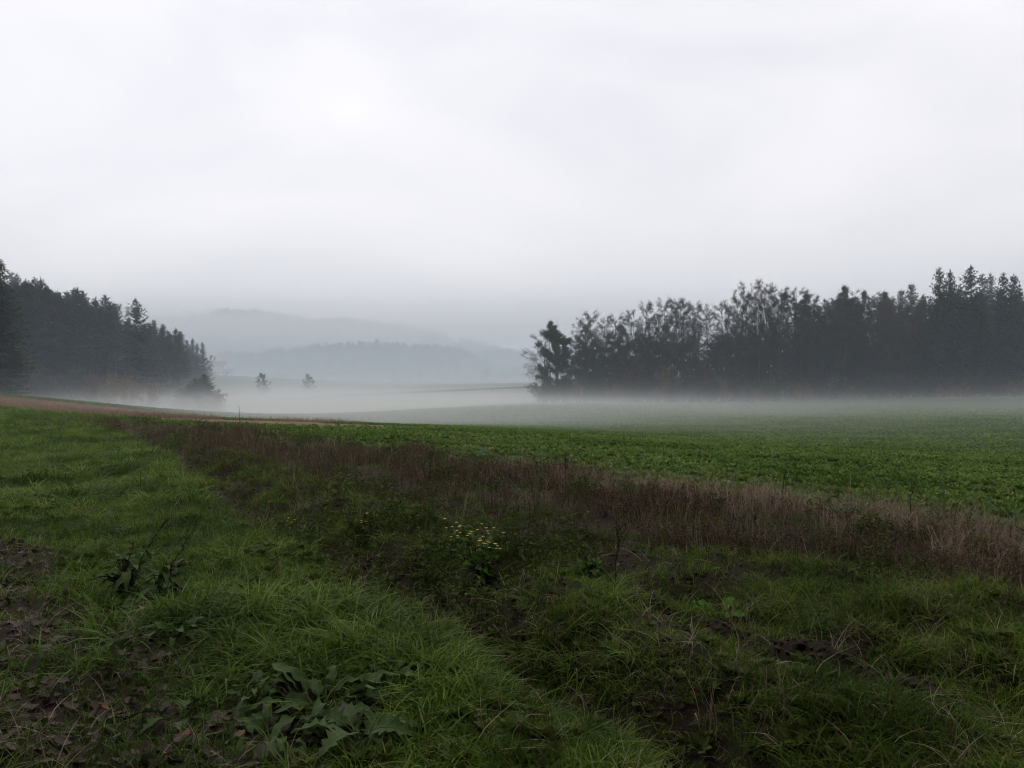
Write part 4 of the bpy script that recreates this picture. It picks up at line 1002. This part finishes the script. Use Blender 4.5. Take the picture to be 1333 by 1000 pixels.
stalk_plant('dock_plant', 165, 772, [(0.26, 0.1, 0.58), (0.05, 0.05, 0.42), (-0.06, 0, 0.3)], 13, 0.16, 0.27, 'dark leafy plant with a bent bare stalk leaning right, left of two', 'dock plant', 21, 7, 0, 40, (-0.3, 0.9))
stalk_plant('dock_plant', 208, 776, [(0.22, 0.15, 0.50), (0.03, 0.0, 0.26)], 12, 0.16, 0.26, 'dark leafy plant with a stalk curving over at its tip, right of two', 'dock plant', 22, 4, 0, 30, (-0.5, 0.8))
stalk_plant('ragwort', 618, 765, [(-0.10, 0, 0.44), (0.0, 0.05, 0.47), (0.10, 0, 0.42), (0.17, 0.05, 0.40), (-0.2, 0.1, 0.42), (0.05, -0.06, 0.34)], 16, 0.11, 0.20, 'ragwort plant with bright yellow flower heads in the rough strip', 'ragwort', 23, 6, 46, 0, (-0.2, 0.9), LEAFJ + LEAFF)
stalk_plant('seed_stalk', 797, 768, [(0.01, 0, 0.52)], 3, 0.08, 0.14, 'tall dark upright seed stalk in the rough strip', 'dock plant', 24, 8, 0, 120)
stalk_plant('leafy_weed', 768, 765, [(-0.06, 0, 0.30), (0.05, 0.03, 0.34), (0.0, -0.04, 0.26), (0.10, 0, 0.25)], 18, 0.10, 0.18, 'bushy green weed just left of the tall dark seed stalk', 'weed', 25, 5, 0, 0, (0.0, 0.9), LEAFJ + LEAFF)
stalk_plant('seed_stalk', 981, 712, [(0.0, 0, 0.36)], 3, 0.06, 0.10, 'short dark seed stalk at the edge of the brown weeds', 'dock plant', 26, 6, 0, 80)
stalk_plant('ragwort', 372, 682, [(0.0, 0, 0.26), (0.06, 0, 0.22)], 8, 0.06, 0.1, 'small ragwort with few yellow flowers beside the furrow', 'ragwort', 27, 4, 9, 0)
stalk_plant('ragwort', 478, 702, [(0.0, 0, 0.28), (-0.06, 0, 0.22)], 8, 0.06, 0.1, 'small fading ragwort in the middle of the rough strip', 'ragwort', 28, 4, 7, 0)
for px, py, h in ((312, 566, 0.8), (735, 640, 0.5), (1020, 668, 0.5), (560, 640, 0.5), (1180, 690, 0.5), (860, 700, 0.4)):
    stalk_plant('seed_stalk', px, py, [(0.03, 0, h)], 2, 0.05, 0.08, {312: 'dark upright stalk at the far end of the brown weeds', 735: 'dark seed stalk in the brown weeds above the ragwort', 1020: 'dark seed stalk near the crop field edge', 560: 'thin seed stalk in the brown weeds left of the ragwort', 1180: 'thin seed stalk beside the dry pale grass', 860: 'low seed stalk between brown weeds and rough grass'}[px], 'dock plant', px, 5, 0, 50)

# fallen leaves on the muddy path
def fallen_mesh(seed, mat='litter', lobes=0):
    rs = np.random.RandomState(seed); n = 12 if not lobes else 15; a = np.arange(n) / n * 2 * PI
    r = np.where(np.arange(n) % 3 == 0, 1.0, 0.42) if lobes else (1.0 + 0.12 * rs.randn(n)) * (0.62 + 0.38 * np.abs(np.cos(a)))
    curl = rs.uniform(0.15, 0.6); ang = rs.rand() * PI
    x, y = r * np.cos(a), r * np.sin(a); z = curl * (x * math.cos(ang) + y * math.sin(ang)) ** 2 * 0.7 + 0.06 * rs.randn(n)
    V = np.concatenate([np.stack([x, y, z], -1), np.stack([x * .5, y * .5, z * .25], -1), [[0, 0, 0]]])
    mb = MB(); i = np.arange(n); j = (i + 1) % n
    mb.add(V, np.stack([i, j, n + j, n + i], -1), 0); mb.t.append((np.stack([n + i, n + j, np.full(n, 2 * n)], -1), 0))
    return mb.mesh('fallen_leaf', [M[mat]])
FL = [fallen_mesh(500 + i) for i in range(6)]
rs = np.random.RandomState(77); cnt = 0
while cnt < 120:
    px, py = rs.uniform(0, 330), rs.uniform(735, 1000)
    if rs.rand() > np.clip(1.25 - px / 260 - (1000 - py) / 900, 0.04, 1): continue
    x, y = ground_pt(px, py); s = rs.uniform(0.018, 0.042)
    o = link('fallen_leaf', FL[rs.randint(6)]); o.location = (x, y, G(x, y) + 0.012 + 0.03 * rs.rand()); o.rotation_euler = (rs.randn() * 0.35, rs.randn() * 0.35, rs.rand() * 6.28); o.scale = (s, s * 0.8, s)
    tag(o, 'curled brown fallen leaf lying on the muddy path at the lower left', 'fallen leaf', 'brown fallen leaves on the path'); cnt += 1
for px, py, s, mt, lb, lab in ((186, 796, 0.05, 'tan_leaf', 1, 'pale tan lobed leaf lying above the small dock clump'), (137, 924, 0.022, 'orange_leaf', 0, 'round orange leaf on the mud near the lower border'),
                               (312, 973, 0.022, 'orange_leaf', 0, 'orange brown leaf lying on the low dock clump'), (243, 965, 0.022, 'orange_leaf', 0, 'small orange leaf right of the jagged rosette'), (196, 806, 0.04, 'orange_leaf', 1, 'orange lobed leaf just beside the pale tan leaf')):
    x, y = ground_pt(px, py); o = link('fallen_leaf', fallen_mesh(px, mt, lb)); o.location = (x, y, G(x, y) + 0.05); o.rotation_euler = (-0.35, 0.2, px); o.scale = (s, s, s)
    tag(o, lab, 'fallen leaf')
lit = source_collection('litter_leaf', FL)
x, y, r, rs = pick(16000, 1.8, 14, 1.2, 501); A, B, C, D, E, PA, lip = regions(x, y)
place('leaf_litter', lit, 6, x, y, (rs.rand(len(x)) < 0.8 * PA + 0.05 * A), r, rs, 0.014, 0.038, 'brown leaf litter on the muddy path', 0, 0.5, 0.012)
x, y, r, rs = pick(24000, 1.8, 16, 1.2, 502); A, B, C, D, E, PA, lip = regions(x, y)
place('rough_grass', dull, 5, x, y, (rs.rand(len(x)) < 0.6 * PA * sstep(0.3, 0.6, fbm(vn1, x * 1.7, y * 1.7, 3))), r, rs, 0.3, 0.7, 'thin worn grass on the muddy path', 0, 0.3)

# soil clods turned up in the rough strip
def clod_mesh(seed):
    import bmesh
    bm = bmesh.new(); bmesh.ops.create_icosphere(bm, subdivisions=2, radius=1.0); v_ = VN(seed)
    for v in bm.verts:
        k = 0.65 + 0.7 * float(fbm(v_, np.array([v.co.x * 1.6 + v.co.z + 9]), np.array([v.co.y * 1.6 - v.co.z + 9]), 3)[0])
        v.co *= k; v.co.z *= 0.6
    me = bpy.data.meshes.new('soil_clod'); bm.to_mesh(me); bm.free(); me.materials.append(M['soil']); return me
CL = [clod_mesh(600 + i) for i in range(5)]
crumb = source_collection('soil_crumb', CL)
x, y, r, rs = pick(110000, 1.8, 24, 1.25, 601); A, B, C, D, E, PA, lip = regions(x, y); hp = sum(np.exp(-((x - q[0]) ** 2 + (y - q[1]) ** 2) / (q[2] * 1.5) ** 2) for q in HEAPS)
place('soil_crumbs', crumb, 5, x, y, (rs.rand(len(x)) < 0.45 * B + 0.15 * C + 0.3 * PA + hp), r, rs, 0.005, 0.022, 'crumbly dark soil between the tufts', 0.0, 0.5, -0.004, clear=False)
rs = np.random.RandomState(88)
spots = [(905, 822, 14, 30, 'soil clod in the dark dug up heap right of the middle of the rough strip'), (1228, 935, 16, 34, 'soil clod in the dark broken bank at the lower right'), (545, 800, 14, 45, 'soil clod in the furrow along the grass bank'), (690, 895, 14, 50, 'soil clod in the lower end of the furrow'), (440, 735, 8, 30, 'soil clod at the upper end of the furrow'), (850, 770, 8, 60, 'soil clod among thin grass of the rough strip'), (1080, 860, 10, 70, 'soil clod among the grass between the two dark heaps'), (700, 750, 8, 40, 'soil clod on the bare patch behind the ragwort')]
for px, py, n, sp, lab in spots:
    for k in range(n):
        qx, qy = px + rs.randn() * sp, py + rs.randn() * sp * 0.4
        x, y = ground_pt(qx, min(qy, 1010)); s = rs.uniform(0.015, 0.055)
        o = link('soil_clod', CL[rs.randint(5)]); o.location = (x, y, G(x, y) + s * 0.15); o.scale = (s * 1.3, s, s); o.rotation_euler = (rs.randn() * 0.4, rs.randn() * 0.4, rs.rand() * 6.28)
        tag(o, lab, 'soil clod', 'dark soil clods of the rough strip')

# --------------------------------------------- far fields, road and village
M['wall'] = rough_mat('house_wall', (0.5, 0.48, 0.45), (0.7, 0.68, 0.65), 0.5, 0.9, 0)
M['roof_red'] = rough_mat('roof_red', (0.16, 0.085, 0.065), (0.22, 0.12, 0.09), 0.6, 0.85, 0)
M['roof_grey'] = rough_mat('roof_grey', (0.2, 0.2, 0.21), (0.32, 0.32, 0.33), 0.6, 0.85, 0)
M['pane'] = rough_mat('window_pane', (0.03, 0.035, 0.04), (0.05, 0.055, 0.06), 1, 0.15, 0)
M['wood'] = rough_mat('weathered_wood', (0.05, 0.042, 0.035), (0.10, 0.085, 0.07), 5, 0.9, 0.2)
M['asphalt'] = rough_mat('asphalt', (0.04, 0.04, 0.042), (0.06, 0.06, 0.062), 2, 0.9, 0)
M['verge'] = rough_mat('verge', (0.018, 0.022, 0.012), (0.035, 0.036, 0.02), 0.6, 0.95, 0)
def bx(mb, lo, hi, mat=0):
    x0, y0, z0 = lo; x1, y1, z1 = hi
    mb.add([(x0, y0, z0), (x1, y0, z0), (x1, y1, z0), (x0, y1, z0), (x0, y0, z1), (x1, y0, z1), (x1, y1, z1), (x0, y1, z1)],
           [(0, 3, 2, 1), (4, 5, 6, 7), (0, 1, 5, 4), (1, 2, 6, 5), (2, 3, 7, 6), (3, 0, 4, 7)], mat)
def house(px, Y, wd, dp, hw, hr, rz, roof, label, dz=0.0):
    x, _ = at(px, Y); t = empty('house', (x, Y, GS(x, Y) + dz), rz)
    mb = MB(); bx(mb, (-wd / 2, -dp / 2, -1), (wd / 2, dp / 2, hw))
    mb.add([(-wd / 2, -dp / 2, hw), (-wd / 2, dp / 2, hw), (-wd / 2, 0, hw + hr), (wd / 2, -dp / 2, hw), (wd / 2, dp / 2, hw), (wd / 2, 0, hw + hr)], [(0, 2, 1), (3, 4, 5)])
    mb.build('wall', M['wall'], t)
    rb = MB(); e = 0.5
    for s_ in (-1, 1):
        y1 = s_ * (dp / 2 + e); z1 = hw - hr * e / (dp / 2)
        rb.add([(-wd / 2 - e, 0, hw + hr + .05), (wd / 2 + e, 0, hw + hr + .05), (wd / 2 + e, y1, z1 + .05), (-wd / 2 - e, y1, z1 + .05),
                (-wd / 2 - e, 0, hw + hr + .3), (wd / 2 + e, 0, hw + hr + .3), (wd / 2 + e, y1, z1 + .3), (-wd / 2 - e, y1, z1 + .3)],
               [(0, 1, 2, 3), (4, 7, 6, 5), (0, 4, 5, 1), (1, 5, 6, 2), (2, 6, 7, 3), (3, 7, 4, 0)])
    ro = rb.build('roof', M[roof], t)
    cb = MB(); bx(cb, (wd * 0.2, -0.4, hw + hr * 0.6), (wd * 0.2 + 0.7, 0.3, hw + hr + 1.0)); cb.build('chimney', M['wall'], ro)
    for k in range(max(2, int(wd / 3))):
        for fl in range(1 if hw < 4 else 2):
            u = -wd / 2 + (k + 0.5) * wd / max(2, int(wd / 3)); wb = MB(); bx(wb, (u - 0.5, -dp / 2 - 0.04, 0.9 + fl * 2.7), (u + 0.5, -dp / 2 + 0.05, 2.2 + fl * 2.7)); wb.build('window', M['pane'], t)
    db = MB(); bx(db, (-0.5 + wd * 0.1, -dp / 2 - 0.05, 0), (0.5 + wd * 0.1, -dp / 2 + 0.05, 2.1)); 
    db.build('door', M['wood'], t)
    return tag(t, label, 'house', 'houses in the misty valley')
house(284, 640, 12, 9, 4.5, 4.0, 0.15, 'roof_red', 'white house with the largest red roof beside the end of the left wood', 3)
house(270, 660, 9, 8, 5, 3.2, -0.2, 'roof_red', 'white house with a red roof half hidden by the end of the left wood', 1.5)
house(297, 670, 8, 7, 3.5, 3.0, 0.4, 'roof_grey', 'small house with a grey roof right of the largest red roof', 0.5)
house(281, 600, 9, 7, 3.2, 2.6, 0.1, 'roof_grey', 'low pale house below the largest red roof', 0)
house(295, 590, 6, 5, 2.6, 2.0, 0.0, 'roof_grey', 'tiny pale shed at the edge of the far slope', 0)
house(680, 690, 6, 6, 5.5, 1.0, 0.0, 'roof_grey', 'tall white flat topped house left of the right wood', 0)
house(692, 680, 9, 6, 2.8, 1.2, 0.1, 'roof_grey', 'long low white shed nearest the right wood', 0)
house(655, 690, 12, 6, 2.6, 1.4, 0.0, 'roof_grey', 'long low grey shed left of the tall white house', 0)
house(582, 700, 10, 8, 3.0, 3.0, 0.2, 'roof_grey', 'pale farmhouse at the foot of the low wooded hill', 0)
house(610, 720, 9, 7, 2.8, 2.6, -0.2, 'roof_grey', 'small pale barn between the farmhouse and the sheds', 0)
# road on a low bank across the misty fields
q = []
for px, py, Y in ((340, 519.5, 258), (430, 516, 259), (520, 512.5, 260), (610, 508.5, 261), (700, 504.5, 262), (800, 501, 266), (950, 498, 275)):
    x, _ = at(px, Y); q.append((x, Y, P(px, py, Y)[2]))
q = np.array(q); xs = np.linspace(q[0, 0], q[-1, 0], 60); ys = np.interp(xs, q[:, 0], q[:, 1]); zs = np.interp(xs, q[:, 0], q[:, 2])
def strip(name, prof, mat, label):
    V = np.stack([np.stack([xs, ys + dy, zs + dz], -1) for dy, dz in prof], 1); K = len(prof)
    i = np.arange(len(xs) - 1)[:, None] * K; j = np.arange(K - 1)[None]
    mb = MB(); mb.add(V.reshape(-1, 3), np.stack([i + j, i + K + j, i + K + j + 1, i + j + 1], -1).reshape(-1, 4))
    return tag(mb.build(name, mat), label, None, None, 'structure')
strip('road_embankment', [(-3.4, -2.4), (-1.5, -0.3), (-1.2, 0.5), (2.5, 0.5), (5.5, -2.4)], M['verge'], 'low dark bank carrying the farm road')
strip('road', [(-1.0, 0.504), (2.3, 0.504)], M['asphalt'], 'narrow farm road across the misty fields')
for i, px in enumerate((597, 601, 605, 608, 612, 617, 622, 640, 646, 652)):
    x, _ = at(px, 232); mb = MB(); h = 2.2 if i in (2, 3, 4) else 1.7
    tube(mb, [(0, 0, -0.3), (0, 0, h * 0.5), (0.02, 0, h)], [0.07, 0.065, 0.06], 8); mb.add([(0.06, 0, h), (-0.03, 0.05, h), (-0.03, -0.05, h), (0.02, 0, h + 0.05)], [(0, 1, 3), (1, 2, 3), (2, 0, 3)])
    o = mb.build('post', M['wood']); o.location = (x, 232, GS(x, 232)); tag(o, 'thin weathered post standing in the mist before the farm road', 'post', 'posts in the misty field')
tree_by_top('bare_tree', BRDG[1], 343, 488, 262, 12, 'bare round topped tree standing alone at the start of the farm road', 'tree')
tree_by_top('leafy_tree', BRDG[0], 401, 487, 345, 16, 'dense round misty tree standing alone on the far field edge', 'tree', None, 1.25)
x, Y = at(415, 344); plant_tree('bush', BUS[2], x, Y, 0.5, 1, 'small dim bush right of the dense lone tree', 'bush')
x, Y = at(386, 346); plant_tree('bush', BUS[0], x, Y, 0.4, 1, 'small dim bush left of the dense lone tree', 'bush')
FT = 'misty trees along the valley floor'
for px, yt, Y, k, lab in ((515, 488, 640, 2, 'low dim tree left of a pair in the valley'), (532, 489, 650, 0, 'round dim tree, left of a pair in the valley'), (546, 487, 655, 2, 'round dim tree, right of a pair in the valley'), (598, 490, 690, 4, 'dim brown tree between the pale farmhouse and the barn'), (634, 480, 660, 2, 'tallest dim tree left of the white sheds'), (627, 486, 665, 0, 'dim tree leaning on the tallest one left of the white sheds'), (645, 489, 670, 4, 'low dim tree right of the tallest one in the valley'), (668, 484, 730, 2, 'dim tree behind the long grey shed'), (690, 480, 420, 1, 'thin misty tree beside the near end of the right wood'), (698, 474, 400, 0, 'misty leafy tree beside the near end of the right wood'), (470, 492, 620, 0, 'very dim tree at the left of the valley floor'), (575, 491, 715, 0, 'dim tree right behind the pale farmhouse'), (310, 490, 560, 2, 'dim tree beside the red roofed houses')):
    tree_by_top('valley_tree', BRD[k], px, yt, Y, 22, lab, 'tree', FT, 1.5)

# ------------------- the wood edge behind the photographer, which shades the foreground
for i, (x, y, k, s) in enumerate(((-6.5, -4.5, 0, 0.9), (-2.2, -6.0, 2, 1.0), (2.8, -6.0, 1, 0.95), (7.5, -6.5, 0, 1.0), (-11, -3.0, 2, 1.0), (12.5, -8, 1, 1.0), (-15.5, -1.5, 0, 1.0), (-4, -10, 1, 1.1), (5, -11, 2, 1.1), (-12, -8, 1, 1.1), (18, -10, 0, 1.0), (-20, 0, 2, 1.0))):
    plant_tree('spruce_tree', SPRF if k == 2 else SPR[k], x, y, s, i * 1.3, 'spruce of the wood edge behind the photographer', 'spruce', 'spruces behind the photographer')
for i, (x, y) in enumerate(((-4.5, -1.6), (2.6, -2.4))):
    plant_tree('broadleaf_tree', BRD[2], x, y, 1.0, i * 2, 'leafy tree overhanging the edge of the field behind the photographer', 'tree', 'trees behind the photographer')
